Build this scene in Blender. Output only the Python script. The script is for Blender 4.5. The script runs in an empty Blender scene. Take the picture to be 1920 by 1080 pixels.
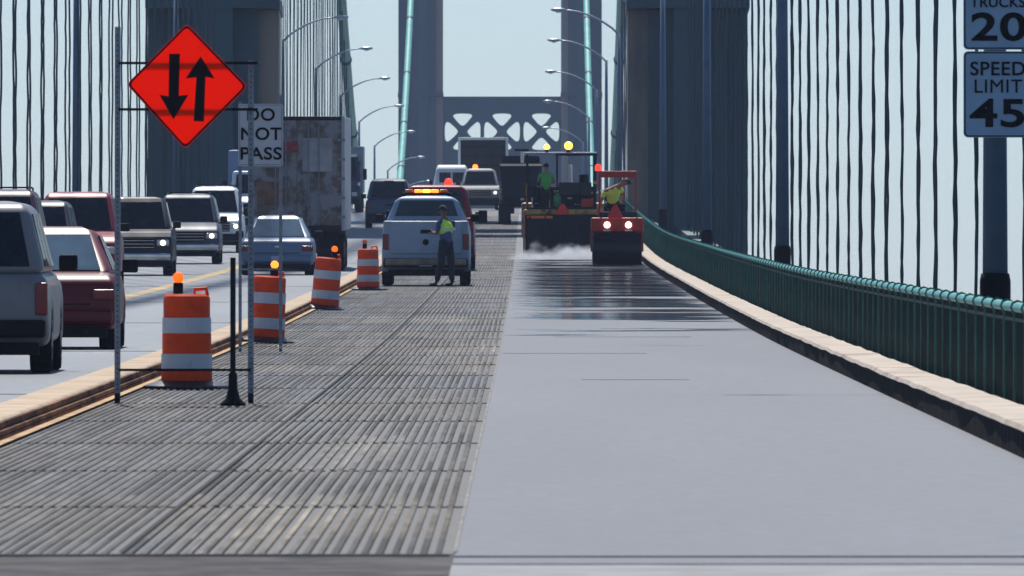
import bpy, bmesh, math, random
from mathutils import Vector, Matrix
random.seed(7)
S = bpy.context.scene
R = math.radians
# ------------------------------------------------------------------ camera
FPX = 25400.0          # focal length in pixels of a 1920 wide frame
GR = 0.035             # uphill grade of the near roadway
XV, YV = 988.0, 429.0  # vanishing point of the near roadway
cam = bpy.data.cameras.new('camera'); camo = bpy.data.objects.new('camera', cam)
S.collection.objects.link(camo); S.camera = camo
cam.sensor_width = 36; cam.lens = FPX/1920*36
cam.clip_start = 1; cam.clip_end = 40000
camo.rotation_euler = (R(90)+math.atan(GR)-(540-YV)/FPX, 0, (XV-960)/FPX)
cam.dof.use_dof = True; cam.dof.focus_distance = 230; cam.dof.aperture_fstop = 20
# ------------------------------------------------------------------ world, sun, exposure
SUN = Vector((-0.05, 0.56, 0.83)).normalized()
W = bpy.data.worlds.new('World'); S.world = W; W.use_nodes = True
nt = W.node_tree; nt.nodes.clear()
sky = nt.nodes.new('ShaderNodeTexSky'); sky.sky_type = 'NISHITA'; sky.sun_disc = False
sky.sun_elevation = math.asin(SUN.z); sky.sun_rotation = math.atan2(SUN.x, SUN.y)
sky.air_density = 1.0; sky.dust_density = 0.4; sky.ozone_density = 5.4
bg = nt.nodes.new('ShaderNodeBackground'); bg.inputs[1].default_value = 0.084
wo = nt.nodes.new('ShaderNodeOutputWorld')
nt.links.new(sky.outputs[0], bg.inputs[0]); nt.links.new(bg.outputs[0], wo.inputs[0])
sl = bpy.data.lights.new('sun', 'SUN'); sl.energy = 4.5; sl.angle = R(0.5); sl.color = (1, .95, .87)
so = bpy.data.objects.new('sun', sl); S.collection.objects.link(so)
so.rotation_euler = SUN.to_track_quat('Z', 'Y').to_euler()
S.view_settings.view_transform = 'Standard'; S.view_settings.look = 'None'
S.view_settings.exposure = 0.32; S.view_settings.gamma = 1; S.view_settings.use_curve_mapping = False
S.render.engine = 'CYCLES'
S.cycles.volume_bounces = 1
# ------------------------------------------------------------------ deck profile
PTS = [(-200,-1.676),(0,-1.676),(100,-1.676),(144,-1.676),(200,-1.655),(235,-1.60),(308,-1.43),(420,-1.06),
       (503,-.45),(600,.38),(700,.98),(760,1.15),(830,1.15),(882,.98),(996,.3),(1109,-.7),(1221,-2.0),(1337,-3.7),
       (1443,-5.7),(1752,-13.5),(2300,-32)]
def _slopes():
    d = [(PTS[i+1][1]-PTS[i][1])/(PTS[i+1][0]-PTS[i][0]) for i in range(len(PTS)-1)]
    return [d[0]] + [(d[i]+d[i+1])/2 for i in range(len(d)-1)] + [d[-1]]
SLP = _slopes()
def zp(Y):
    for i in range(len(PTS)-1):
        if Y <= PTS[i+1][0] or i == len(PTS)-2:
            x0, y0 = PTS[i]; x1, y1 = PTS[i+1]; h = x1-x0; t = (Y-x0)/h
            return ((1+2*t)*(1-t)**2*y0 + t*(1-t)**2*h*SLP[i] + t*t*(3-2*t)*y1 + t*t*(t-1)*h*SLP[i+1])
def G(Y): return zp(Y) + GR*Y
def slope(Y): return (G(Y+1)-G(Y-1))/2
def YofPx(y):                       # distance at which the roadway shows at picture row y
    lo, hi = 50., 740.
    for _ in range(50):
        m = (lo+hi)/2
        if YV - zp(m)*FPX/m > y: lo = m
        else: hi = m
    return lo
def sc(Y): return FPX/Y
# ------------------------------------------------------------------ materials
def mat(name, col, rough=.6, metal=0, var=.15, nscale=3., bump=0., bscale=40., emit=None, estr=0, stretch=(1,1,1), spec=.5, coat=0, dirt=None, dscale=1.2, dlo=.5, dhi=.7):
    m = bpy.data.materials.new(name); m.use_nodes = True
    n = m.node_tree.nodes; l = m.node_tree.links; p = n['Principled BSDF']
    p.inputs['Roughness'].default_value = rough; p.inputs['Metallic'].default_value = metal
    p.inputs['Specular IOR Level'].default_value = spec; p.inputs['Coat Weight'].default_value = coat
    tc = n.new('ShaderNodeTexCoord'); mp = n.new('ShaderNodeMapping'); mp.inputs['Scale'].default_value = stretch
    l.new(tc.outputs['Object'], mp.inputs[0])
    nz = n.new('ShaderNodeTexNoise'); nz.inputs['Scale'].default_value = nscale; nz.inputs['Detail'].default_value = 6
    l.new(mp.outputs[0], nz.inputs['Vector'])
    cr = n.new('ShaderNodeValToRGB'); e = cr.color_ramp.elements
    e[0].position = .3; e[1].position = .7
    e[0].color = (*[c*(1-var) for c in col], 1); e[1].color = (*[min(1, c*(1+var)) for c in col], 1)
    l.new(nz.outputs[0], cr.inputs[0]); out = cr.outputs[0]
    if dirt:
        n2 = n.new('ShaderNodeTexNoise'); n2.inputs['Scale'].default_value = dscale; n2.inputs['Detail'].default_value = 9
        n2.inputs['Roughness'].default_value = .65; l.new(mp.outputs[0], n2.inputs['Vector'])
        r2 = n.new('ShaderNodeMapRange'); r2.inputs[1].default_value = dlo; r2.inputs[2].default_value = dhi
        l.new(n2.outputs[0], r2.inputs[0])
        mx = n.new('ShaderNodeMix'); mx.data_type = 'RGBA'; l.new(r2.outputs[0], mx.inputs[0]); l.new(out, mx.inputs[6])
        mx.inputs[7].default_value = (*dirt, 1); out = mx.outputs[2]
    l.new(out, p.inputs['Base Color'])
    if bump:
        nb = n.new('ShaderNodeTexNoise'); nb.inputs['Scale'].default_value = bscale; nb.inputs['Detail'].default_value = 4
        l.new(mp.outputs[0], nb.inputs['Vector'])
        b = n.new('ShaderNodeBump'); b.inputs['Strength'].default_value = bump; b.inputs['Distance'].default_value = .02
        l.new(nb.outputs[0], b.inputs['Height']); l.new(b.outputs[0], p.inputs['Normal'])
    if emit:
        p.inputs['Emission Color'].default_value = (*emit, 1); p.inputs['Emission Strength'].default_value = estr
    return m
M = {}
M['tyre'] = mat('tyre', (.008,.008,.009), .95, spec=.05)
M['rim'] = mat('rim', (.25,.25,.26), .35, .8)
M['black'] = mat('black_plastic', (.008,.008,.010), .7, spec=.12)
M['dark'] = mat('dark_steel', (.014,.017,.022), .75, .0, var=.3, spec=.15)
M['chrome'] = mat('chrome', (.5,.5,.52), .2, .9)
M['glass'] = mat('tinted_glass', (.005,.009,.015), .07, spec=.3, var=.5, nscale=2)
M['glass_pale'] = mat('pale_glass', (.05,.10,.15), .05, spec=.7, var=.3, nscale=2)
M['tail'] = mat('tail_lens', (.16,.008,.012), .25)
M['headlens'] = mat('head_lens', (.5,.5,.5), .1)
M['headlit_glint'] = mat('lit_headlight_and_glint', (.9,.9,.85), .3, emit=(1,.95,.85), estr=2.2)
M['amberlit'] = mat('lit_amber_lens', (.9,.4,.05), .3, emit=(1,.42,.04), estr=3.5)
M['orangelit'] = mat('lit_orange_lens', (.8,.2,.03), .3, emit=(1,.16,.01), estr=3.2)
M['redlit'] = mat('lit_red_lens', (.8,.1,.03), .3, emit=(1,.05,.02), estr=1.0)
M['drum_amber'] = mat('drum_light_lens', (.85,.12,.01), .3, emit=(1,.13,.0), estr=1.1)
M['drum_amber_lit'] = mat('drum_light_lens_lit', (.85,.25,.03), .3, emit=(1,.30,.02), estr=1.6)
M['amber'] = mat('amber_lens', (.75,.13,.01), .2, coat=.5)
M['glass_mid'] = mat('mid_glass', (.02,.035,.045), .12, spec=.45, var=.4, nscale=1.5)
M['plate'] = mat('number_plate', (.35,.38,.5), .5)
M['galv'] = mat('galvanised_steel', (.20,.23,.27), .55, .4, var=.25, nscale=12)
def translucent(m, f):
    n = m.node_tree.nodes; l = m.node_tree.links; p = n['Principled BSDF']; t = n.new('ShaderNodeBsdfTranslucent'); mx = n.new('ShaderNodeMixShader')
    l.new(p.inputs['Base Color'].links[0].from_socket, t.inputs[0]); mx.inputs[0].default_value = f
    l.new(p.outputs[0], mx.inputs[1]); l.new(t.outputs[0], mx.inputs[2]); l.new(mx.outputs[0], n['Material Output'].inputs[0]); return m
M['orange_sign'] = mat('orange_sheeting', (1.0,.062,.002), .75, var=.02, spec=.05, dirt=(.85,.045,.002), dscale=2.5, dlo=.6, dhi=.9); translucent(M['orange_sign'], .65)
M['sign_black'] = mat('black_sheeting', (.008,.008,.01), .7, spec=.1)
M['sign_grey'] = mat('pale_sheeting', (.48,.50,.55), .5, var=.06, spec=.2)
M['sign_blue'] = mat('pale_blue_sheeting', (.26,.38,.52), .5, var=.08, spec=.2)
M['drum_orange'] = mat('drum_orange', (.80,.075,.010), .55, var=.1, nscale=6, spec=.15, dirt=(.40,.05,.02), dscale=4, dlo=.52, dhi=.8); translucent(M['drum_orange'], .12)
M['drum_white'] = mat('drum_white', (.45,.50,.57), .5, var=.08, dirt=(.25,.26,.28), dscale=6, dlo=.55, dhi=.8)
M['rubber'] = mat('rubber', (.012,.013,.016), .4)
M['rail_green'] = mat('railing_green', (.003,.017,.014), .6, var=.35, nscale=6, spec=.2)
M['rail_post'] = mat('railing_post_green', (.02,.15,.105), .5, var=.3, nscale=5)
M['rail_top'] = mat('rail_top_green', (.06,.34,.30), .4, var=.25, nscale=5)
M['cable_green'] = mat('cable_green', (.07,.36,.29), .45, var=.2, nscale=.3)
M['hanger'] = mat('hanger_green', (.010,.032,.042), .55, var=.3, nscale=.6)
M['post_blue'] = mat('lamp_post_paint', (.075,.125,.20), .5, var=.12)
M['lamp_alu'] = mat('lamp_aluminium', (.36,.40,.46), .4, .5)
M['tower'] = mat('tower_shaded_paint', (.030,.078,.088), .6, var=.1, nscale=.3, dirt=(.024,.05,.056), dscale=.25, dlo=.55, dhi=.75, stretch=(1,1,.25))  # shade and hangers over the legs put into this dark teal
M['tower_sunlit'] = mat('tower_sunlit_beige', (.33,.255,.185), .6, var=.12, nscale=.3, dirt=(.15,.12,.10), dscale=.3, stretch=(1,1,.2))  # sunlit look of the inner leg faces put into the colour
M['kerb_top'] = mat('kerb_concrete', (.50,.44,.38), .9, var=.18, nscale=1.6, bump=.6, bscale=9, spec=.05, dirt=(.25,.18,.15), dscale=.7, dlo=.55, dhi=.75)
M['kerb_face'] = mat('kerb_tarred_face', (.022,.019,.018), .95, var=.6, nscale=3, bump=.6, bscale=10, spec=.05)
M['median_top'] = mat('median_concrete', (.50,.40,.30), .9, var=.15, nscale=1.5, bump=.5, bscale=9, spec=.05, dirt=(.3,.2,.13), dscale=1.1, dlo=.5, dhi=.75)
M['rust'] = mat('rusty_timber', (.25,.12,.06), .85, var=.5, nscale=2, bump=.4, stretch=(1,.2,1), spec=.1, dirt=(.06,.035,.03), dscale=3, dlo=.45, dhi=.6)
M['rust_pale'] = mat('pale_sand_edge', (.5,.34,.2), .9, var=.3, nscale=3, stretch=(1,.3,1), spec=.1)
M['yellow_line'] = mat('faded_yellow_line', (.52,.40,.22), .9, var=.25, nscale=1.5, spec=.1, stretch=(1,.2,1), dirt=(.25,.24,.24), dscale=2)
M['deck_dark'] = mat('deck_underside', (.05,.055,.06), .8)
M['skin'] = mat('skin', (.30,.15,.10), .6, var=.05)
M['skin_dark'] = mat('weathered_skin', (.16,.08,.05), .6, var=.05)
M['vest'] = mat('lime_vest', (.55,1.0,.06), .8, var=.1, nscale=12)
M['vest_green'] = mat('green_vest', (.08,.42,.06), .8, var=.1)
M['vest_yellow'] = mat('yellow_shirt', (.62,.88,.10), .8, var=.1)
M['navy'] = mat('navy_cloth', (.012,.014,.022), .9)
M['denim'] = mat('blue_shirt', (.05,.07,.20), .9)
M['khaki'] = mat('khaki_cloth', (.12,.11,.08), .9)
M['silver_tape'] = mat('reflective_tape', (.6,.62,.6), .4)
M['paper'] = mat('paper', (.75,.75,.72), .7)
M['hair'] = mat('dark_hair', (.02,.015,.012), .8)

def paint(name, col, **k): return mat(name, col, k.pop('rg',.42), .05, var=.05, coat=.10, spec=.28, **k)
P_SILVER = paint('silver_paint', (.17,.18,.20), dirt=(.11,.105,.10), dscale=2, dlo=.55, dhi=.8)
P_WHITE = paint('white_paint', (.66,.70,.74), dirt=(.45,.47,.5), dscale=2, dlo=.55, dhi=.85)
P_PWHITE = paint('worn_white_paint', (.26,.34,.46), dirt=(.19,.24,.32), dscale=2, dlo=.5, dhi=.8)
P_RED = paint('cherry_paint', (.11,.003,.008))
P_REDB = paint('raspberry_paint', (.22,.005,.025))
P_BLUE = paint('midnight_blue_paint', (.003,.008,.022), rg=.5)
P_GREY = paint('steel_grey_paint', (.035,.052,.09), rg=.5)
P_MAROON = paint('plum_paint', (.06,.02,.04))
P_DARK = paint('charcoal_paint', (.03,.035,.05))
P_SLATE = paint('slate_paint', (.045,.07,.12), rg=.5)
P_ORANGE = paint('machine_orange', (.62,.07,.025))
P_MRED = paint('machine_red', (.42,.028,.012))
P_YELL = paint('machine_yellow', (.5,.28,.05), dirt=(.06,.05,.04), dscale=3, dlo=.45, dhi=.6)

# ------------------------------------------------------------------ mesh helpers
col = S.collection
def link(name, me, m=None, parent=None, loc=None):
    o = bpy.data.objects.new(name, me); col.objects.link(o)
    if m is not None and me is not None and hasattr(me, 'materials'): me.materials.append(m)
    if parent: o.parent = parent
    if loc: o.location = loc
    return o
def obj(name, bm, m, parent=None, bevel=0, seg=2, smooth=False, loc=None, label=None):
    me = bpy.data.meshes.new(name)
    bmesh.ops.recalc_face_normals(bm, faces=bm.faces)
    bm.to_mesh(me); bm.free()
    if smooth:
        for f in me.polygons: f.use_smooth = True
    o = link(name, me, m, parent, loc)
    if bevel:
        b = o.modifiers.new('bevel', 'BEVEL'); b.width = bevel; b.segments = seg; b.limit_method = 'ANGLE'; b.angle_limit = R(35)
        b.use_clamp_overlap = True
        for f in me.polygons: f.use_smooth = True
        w = o.modifiers.new('wn', 'WEIGHTED_NORMAL'); w.keep_sharp = False
    if label: o['label'] = label
    return o
def empty(name, loc, label, cat, group=None, rot=(0,0,0), scale=(1,1,1)):
    o = bpy.data.objects.new(name, None); col.objects.link(o); o.location = loc; o.rotation_euler = rot; o.scale = scale
    o.empty_display_size = .2
    tag(o, label, cat, group); return o
def tag(o, label, cat, group=None, kind=None):
    if label: o['label'] = label
    if cat: o['category'] = cat
    if group: o['group'] = group
    if kind: o['kind'] = kind
    return o
def struct(o): o['kind'] = 'structure'; return o
def new(): return bmesh.new()
def hexa(bm, P):     # 8 points: bottom 0-3 ccw, top 4-7
    v = [bm.verts.new(p) for p in P]
    for f in ((0,3,2,1),(4,5,6,7),(0,1,5,4),(1,2,6,5),(2,3,7,6),(3,0,4,7)): bm.faces.new([v[i] for i in f])
def box(bm, x0, x1, y0, y1, z0, z1):
    hexa(bm, [(x0,y0,z0),(x1,y0,z0),(x1,y1,z0),(x0,y1,z0),(x0,y0,z1),(x1,y0,z1),(x1,y1,z1),(x0,y1,z1)])
def B(*a): bm = new(); box(bm, *a); return bm
def tube(bm, pts, rad, n=8, cap=True):
    rings = []; pts = [Vector(p) for p in pts]
    rads = rad if isinstance(rad, (list, tuple)) else [rad]*len(pts)
    for i, p in enumerate(pts):
        d = (pts[min(i+1, len(pts)-1)]-pts[max(i-1, 0)]).normalized()
        u = d.cross(Vector((0,0,1)));
        if u.length < .05: u = d.cross(Vector((0,1,0)))
        u.normalize(); w = d.cross(u).normalized()
        rings.append([bm.verts.new(p+(u*math.cos(2*math.pi*k/n)+w*math.sin(2*math.pi*k/n))*rads[i]) for k in range(n)])
    for a, b in zip(rings, rings[1:]):
        for k in range(n): bm.faces.new((a[k], a[(k+1)%n], b[(k+1)%n], b[k]))
    if cap: bm.faces.new(rings[0]); bm.faces.new(list(reversed(rings[-1])))
def T(pts, rad, n=8): bm = new(); tube(bm, pts, rad, n); return bm
def lathe(bm, prof, c=(0,0,0), n=24, axis='z'):
    rings = []
    for r, h in prof:
        ring = []
        for k in range(n):
            a = 2*math.pi*k/n; u, w = r*math.cos(a), r*math.sin(a)
            p = (u,w,h) if axis == 'z' else ((h,u,w) if axis == 'x' else (u,h,w))
            ring.append(bm.verts.new(Vector(c)+Vector(p)))
        rings.append(ring)
    for a, b in zip(rings, rings[1:]):
        for k in range(n): bm.faces.new((a[k], a[(k+1)%n], b[(k+1)%n], b[k]))
    bm.faces.new(rings[0]); bm.faces.new(list(reversed(rings[-1])))
def L(prof, c=(0,0,0), n=24, axis='z'): bm = new(); lathe(bm, prof, c, n, axis); return bm
def quadslab(bm, q, t=.008):   # thin slab on a quad, thickness outward
    q = [Vector(p) for p in q]; nrm = (q[1]-q[0]).cross(q[3]-q[0]).normalized()
    hexa(bm, [p-nrm*.01 for p in q]+[p+nrm*t for p in q])
def prism_x(bm, prof, hw):     # side profile (y,z) extruded across x; hw(z) half width
    a = [bm.verts.new((-hw(z), y, z)) for y, z in prof]; b = [bm.verts.new((hw(z), y, z)) for y, z in prof]
    bm.faces.new(a); bm.faces.new(list(reversed(b)))
    n = len(prof)
    for i in range(n): bm.faces.new((a[i], b[i], b[(i+1)%n], a[(i+1)%n]))
def sheet(name, x0, x1, ys, dz, m, kind='structure'):
    bm = new(); prev = None
    for y in ys:
        z = G(y)+dz; r = (bm.verts.new((x0,y,z)), bm.verts.new((x1,y,z)))
        if prev: bm.faces.new((prev[0], prev[1], r[1], r[0]))
        prev = r
    o = obj(name, bm, m)
    if kind: o['kind'] = kind
    return o
def sweep(bm, prof, ys):       # closed (x, dz) profile following the roadway
    prev = None
    for y in ys:
        z = G(y); r = [bm.verts.new((px, y, z+pz)) for px, pz in prof]
        if prev:
            n = len(prof)
            for i in range(n): bm.faces.new((prev[i], prev[(i+1)%n], r[(i+1)%n], r[i]))
        else: bm.faces.new(r)
        prev = r
    bm.faces.new(list(reversed(prev)))
def SW(prof, ys): bm = new(); sweep(bm, prof, ys); return bm
def rect(x0, x1, z0, z1): return [(x0,z0),(x1,z0),(x1,z1),(x0,z1)]
def frange(a, b, d):
    o = []; 
    while a < b-1e-6: o.append(a); a += d
    o.append(b); return o
def copy_tree(o, parent=None):
    c = o.copy(); col.objects.link(c); c.parent = parent
    for ch in list(o.children): copy_tree(ch, c)
    return c
def text(name, s, size, loc, m, parent, off=.012, ext=.003, align='CENTER', sx=1):
    cu = bpy.data.curves.new(name, 'FONT'); cu.body = s; cu.size = size; cu.extrude = ext; cu.offset = off*size
    cu.align_x = align; cu.align_y = 'CENTER'; cu.space_character = 1.06
    t = bpy.data.objects.new('tmp', cu); col.objects.link(t)
    bpy.context.view_layer.update()
    me = bpy.data.meshes.new_from_object(t.evaluated_get(bpy.context.evaluated_depsgraph_get()))
    bpy.data.objects.remove(t)
    me.materials.clear()
    o = link(name, me, m, parent, loc); o.rotation_euler = (R(90), 0, 0); o.scale = (sx, 1, 1)
    return o
def poly_slab(pts, y0, y1):    # polygon in x,z given thickness in y
    bm = new(); a = [bm.verts.new((x,y0,z)) for x, z in pts]; b = [bm.verts.new((x,y1,z)) for x, z in pts]
    bm.faces.new(a); bm.faces.new(list(reversed(b)))
    n = len(pts)
    for i in range(n): bm.faces.new((a[i], b[i], b[(i+1)%n], a[(i+1)%n]))
    return bm

# ------------------------------------------------------------------ THE BRIDGE DECK
YS = frange(-40, 300, 5)+frange(310, 2200, 10)
def road_material(name, base, rough, wet_mirage=False, grooves=False):
    m = bpy.data.materials.new(name); m.use_nodes = True
    n = m.node_tree.nodes; l = m.node_tree.links; p = n['Principled BSDF']
    p.inputs['Specular IOR Level'].default_value = .40
    tc = n.new('ShaderNodeTexCoord')
    def noise(scale, st, det=5):
        mp = n.new('ShaderNodeMapping'); mp.inputs['Scale'].default_value = st; l.new(tc.outputs['Object'], mp.inputs[0])
        q = n.new('ShaderNodeTexNoise'); q.inputs['Scale'].default_value = scale; q.inputs['Detail'].default_value = det
        l.new(mp.outputs[0], q.inputs['Vector']); return q.outputs[0]
    big = noise(.35, (1,.08,1)); fine = noise(6, (1,.4,1), 8)
    def mr(v, a, b, c, d):
        r = n.new('ShaderNodeMapRange'); r.interpolation_type = 'SMOOTHSTEP'
        for i, x in enumerate((a,b,c,d)): r.inputs[i+1].default_value = x
        l.new(v, r.inputs[0]); return r.outputs[0]
    def mul(a, b, op='MULTIPLY'):
        q = n.new('ShaderNodeMath'); q.operation = op
        for i, v in enumerate((a,b)):
            if isinstance(v, (int, float)): q.inputs[i].default_value = v
            else: l.new(v, q.inputs[i])
        return q.outputs[0]
    bl = .07 if wet_mirage else .16
    v = mul(mul(mr(big, .3, .7, 1-bl, 1+bl), mr(fine, .3, .7, .85, 1.15)), mr(noise(14, (1,.05,1), 6), .35, .65, .93, 1.07))
    if wet_mirage: v = mul(v, mr(noise(22, (1,.25,1), 2), .70, .76, 1, .35))
    cc = n.new('ShaderNodeVectorMath'); cc.operation = 'SCALE'; cc.inputs[0].default_value = base; l.new(v, cc.inputs['Scale'])
    l.new(cc.outputs[0], p.inputs['Base Color'])
    rg = mr(big, .3, .7, rough-(.01 if wet_mirage else .04), rough+(.02 if wet_mirage else .05))
    bstr = .12
    if wet_mirage:
        sx = n.new('ShaderNodeSeparateXYZ'); l.new(tc.outputs['Object'], sx.inputs[0])
        edge = noise(2.0, (.3,.5,.1), 4)
        near = mr(sx.outputs[1], 180, 290, 0, 1); far = mr(sx.outputs[1], 425, 460, 1, 0)
        band = noise(1.0, (.16,.13,.1), 7)
        w = mul(mul(mr(mul(band, mul(near, .20), 'ADD'), .575, .64, 0, 1), mr(near, 0, .1, 0, 1)), far)
        xe = mul(sx.outputs[0], mul(mul(edge, .5, 'SUBTRACT'), 3.2), 'ADD')
        lane = mul(mr(xe, -.2, .3, 0, 1), mr(xe, 3.3, 4.1, 1, 0)); w = mul(w, lane)
        mc = n.new('ShaderNodeMix'); mc.data_type = 'RGBA'; l.new(w, mc.inputs[0]); l.new(cc.outputs[0], mc.inputs[6]); mc.inputs[7].default_value = (.012,.014,.02,1); l.new(mc.outputs[2], p.inputs['Base Color'])  # colour darkened to paint in mirage reflections along with the wetness
        mxr = n.new('ShaderNodeMix'); l.new(w, mxr.inputs[0]); l.new(rg, mxr.inputs[2]); mxr.inputs[3].default_value = .11
        rg = mxr.outputs[0]
        # bands of raw: dark road reflections painted in as matt colour
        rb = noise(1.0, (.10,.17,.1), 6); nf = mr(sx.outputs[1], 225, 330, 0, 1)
        mirage_dark = mul(mul(mul(mr(mul(rb, mul(nf, .17), 'ADD'), .60, .635, 0, 1), mr(nf, .02, .15, 0, 1)), far), lane)
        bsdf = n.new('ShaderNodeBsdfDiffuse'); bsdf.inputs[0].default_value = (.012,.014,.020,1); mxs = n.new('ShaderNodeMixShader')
        l.new(mul(mirage_dark, .88), mxs.inputs[0]); l.new(p.outputs[0], mxs.inputs[1]); l.new(bsdf.outputs[0], mxs.inputs[2]); l.new(mxs.outputs[0], n['Material Output'].inputs[0])
        bs = mul(mr(w, 0, 1, 1, .0), bstr)
    l.new(rg, p.inputs['Roughness'])
    b = n.new('ShaderNodeBump'); b.inputs['Distance'].default_value = .01
    if wet_mirage: l.new(bs, b.inputs['Strength'])
    else: b.inputs['Strength'].default_value = .25
    l.new(noise(60, (1,.5,1), 3), b.inputs['Height']); l.new(b.outputs[0], p.inputs['Normal'])
    return m
ASPH = road_material('asphalt', (.052,.060,.078), .45, wet_mirage=True)
ASPH_L = road_material('worn_asphalt', (.10,.12,.145), .5)
GRATE_BASE = road_material('grating_fill', (.05,.053,.06), .7)
def grate_mat(name, a, b, blue):
    m = bpy.data.materials.new(name); m.use_nodes = True
    n = m.node_tree.nodes; l = m.node_tree.links; p = n['Principled BSDF']
    p.inputs['Roughness'].default_value = .85; p.inputs['Specular IOR Level'].default_value = .15
    tc = n.new('ShaderNodeTexCoord'); sx = n.new('ShaderNodeSeparateXYZ'); l.new(tc.outputs['Object'], sx.inputs[0])
    def mth(op, x, y=0):
        q = n.new('ShaderNodeMath'); q.operation = op
        for i, v in enumerate((x,y)):
            if isinstance(v, (int, float)): q.inputs[i].default_value = v
            else: l.new(v, q.inputs[i])
        return q.outputs[0]
    pan = mth('FLOOR', mth('DIVIDE', sx.outputs[1], 12.2))
    wn = n.new('ShaderNodeTexWhiteNoise'); wn.noise_dimensions = '1D'; l.new(pan, wn.inputs['W'])
    mp = n.new('ShaderNodeMapping'); mp.inputs['Scale'].default_value = (1,.06,1); l.new(tc.outputs['Object'], mp.inputs[0])
    nz = n.new('ShaderNodeTexNoise'); nz.inputs['Scale'].default_value = 1.3; nz.inputs['Detail'].default_value = 8; l.new(mp.outputs[0], nz.inputs['Vector'])
    f = mth('ADD', mth('MULTIPLY', wn.outputs['Value'], .45), mth('MULTIPLY', nz.outputs[0], .7))
    cr = n.new('ShaderNodeValToRGB'); e = cr.color_ramp.elements
    e[0].position = .2; e[1].position = .85; e[0].color = (*blue, 1); e[1].color = (*b, 1)
    k = e.new(.5); k.color = (*a, 1)
    l.new(f, cr.inputs[0])
    n2 = n.new('ShaderNodeTexNoise'); n2.inputs['Scale'].default_value = 9; n2.inputs['Detail'].default_value = 6; l.new(mp.outputs[0], n2.inputs['Vector'])
    mr = n.new('ShaderNodeMapRange'); mr.inputs[1].default_value = .3; mr.inputs[2].default_value = .7; mr.inputs[3].default_value = .6; mr.inputs[4].default_value = 1.25
    l.new(n2.outputs[0], mr.inputs[0])
    bar = mth('FLOOR', mth('DIVIDE', sx.outputs[0], .07)); w2 = n.new('ShaderNodeTexWhiteNoise'); w2.noise_dimensions = '1D'
    l.new(mth('ADD', bar, mth('MULTIPLY', pan, 57.3)), w2.inputs['W'])
    mp3 = n.new('ShaderNodeMapping'); mp3.inputs['Scale'].default_value = (1.1,.09,1); l.new(tc.outputs['Object'], mp3.inputs[0])
    n3 = n.new('ShaderNodeTexNoise'); n3.inputs['Scale'].default_value = .9; n3.inputs['Detail'].default_value = 5; l.new(mp3.outputs[0], n3.inputs['Vector'])
    m3 = n.new('ShaderNodeMapRange'); m3.inputs[1].default_value = .35; m3.inputs[2].default_value = .65; m3.inputs[3].default_value = .45; m3.inputs[4].default_value = 1.3; l.new(n3.outputs[0], m3.inputs[0])
    tot = mth('MULTIPLY', mth('MULTIPLY', mr.outputs[0], mth('ADD', mth('MULTIPLY', w2.outputs['Value'], .7), .6)), m3.outputs[0])
    vm = n.new('ShaderNodeVectorMath'); vm.operation = 'SCALE'; l.new(cr.outputs[0], vm.inputs[0]); l.new(tot, vm.inputs['Scale'])
    l.new(vm.outputs[0], p.inputs['Base Color']); return m
GR_R = grate_mat('grating_bars', (.095,.10,.108), (.20,.175,.14), (.05,.065,.09))
GR_L = grate_mat('grating_bars_pale', (.10,.105,.115), (.17,.15,.125), (.06,.07,.09))
XS = -0.374; XC = 3.62          # grating / asphalt seam, right kerb
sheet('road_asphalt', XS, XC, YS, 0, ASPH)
sheet('road_grating_base', -4.13, XS, YS, -.012, GRATE_BASE)
def bars(name, x0, x1, pitch, wdt, h, m):
    bm = new(); x = x0
    random.seed(3)
    while x+wdt <= x1+1e-6:
        y = 69.7
        while y < 620:
            y2 = y+12.2
            jx = random.uniform(-.006,.006); a = x+jx; b = a+wdt*random.uniform(.85,1.15); yy = frange(y+.12, y2-.04, 6.02)
            pr = None
            for q in yy:
                z = G(q)-.012; r = [bm.verts.new(c) for c in ((a,q,z),(a,q,z+h),(b,q,z+h),(b,q,z))]
                if pr:
                    for i in range(3): bm.faces.new((pr[i], pr[i+1], r[i+1], r[i]))
                else: bm.faces.new(r)
                pr = r
            bm.faces.new(list(reversed(pr)))
            y = y2
        x += pitch
    return struct(obj(name, bm, m))
bars('road_grating_bars', -2.07, XS-.02, .076, .034, .014, GR_R)
bars('road_grating_fine_bars', -4.10, -2.13, .070, .034, .008, GR_L)
bm = new(); y = 69.7
while y < 620:
    box(bm, -4.11, XS-.005, y-.01, y+.03, G(y)-.012, G(y)-.004 ); y += 12.2
struct(obj('road_grating_joints', bm, mat('joint_steel', (.06,.06,.07), .6)))
sheet('road_grating_seam', -2.115, -2.085, frange(70, 640, 5), .004, M['sign_black'])
sheet('road_asphalt_edge', XS-.008, XS+.012, frange(70, 620, 5), .006, mat('edge_strip', (.14,.135,.13), .8, var=.5, stretch=(1,.3,1)))
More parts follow.
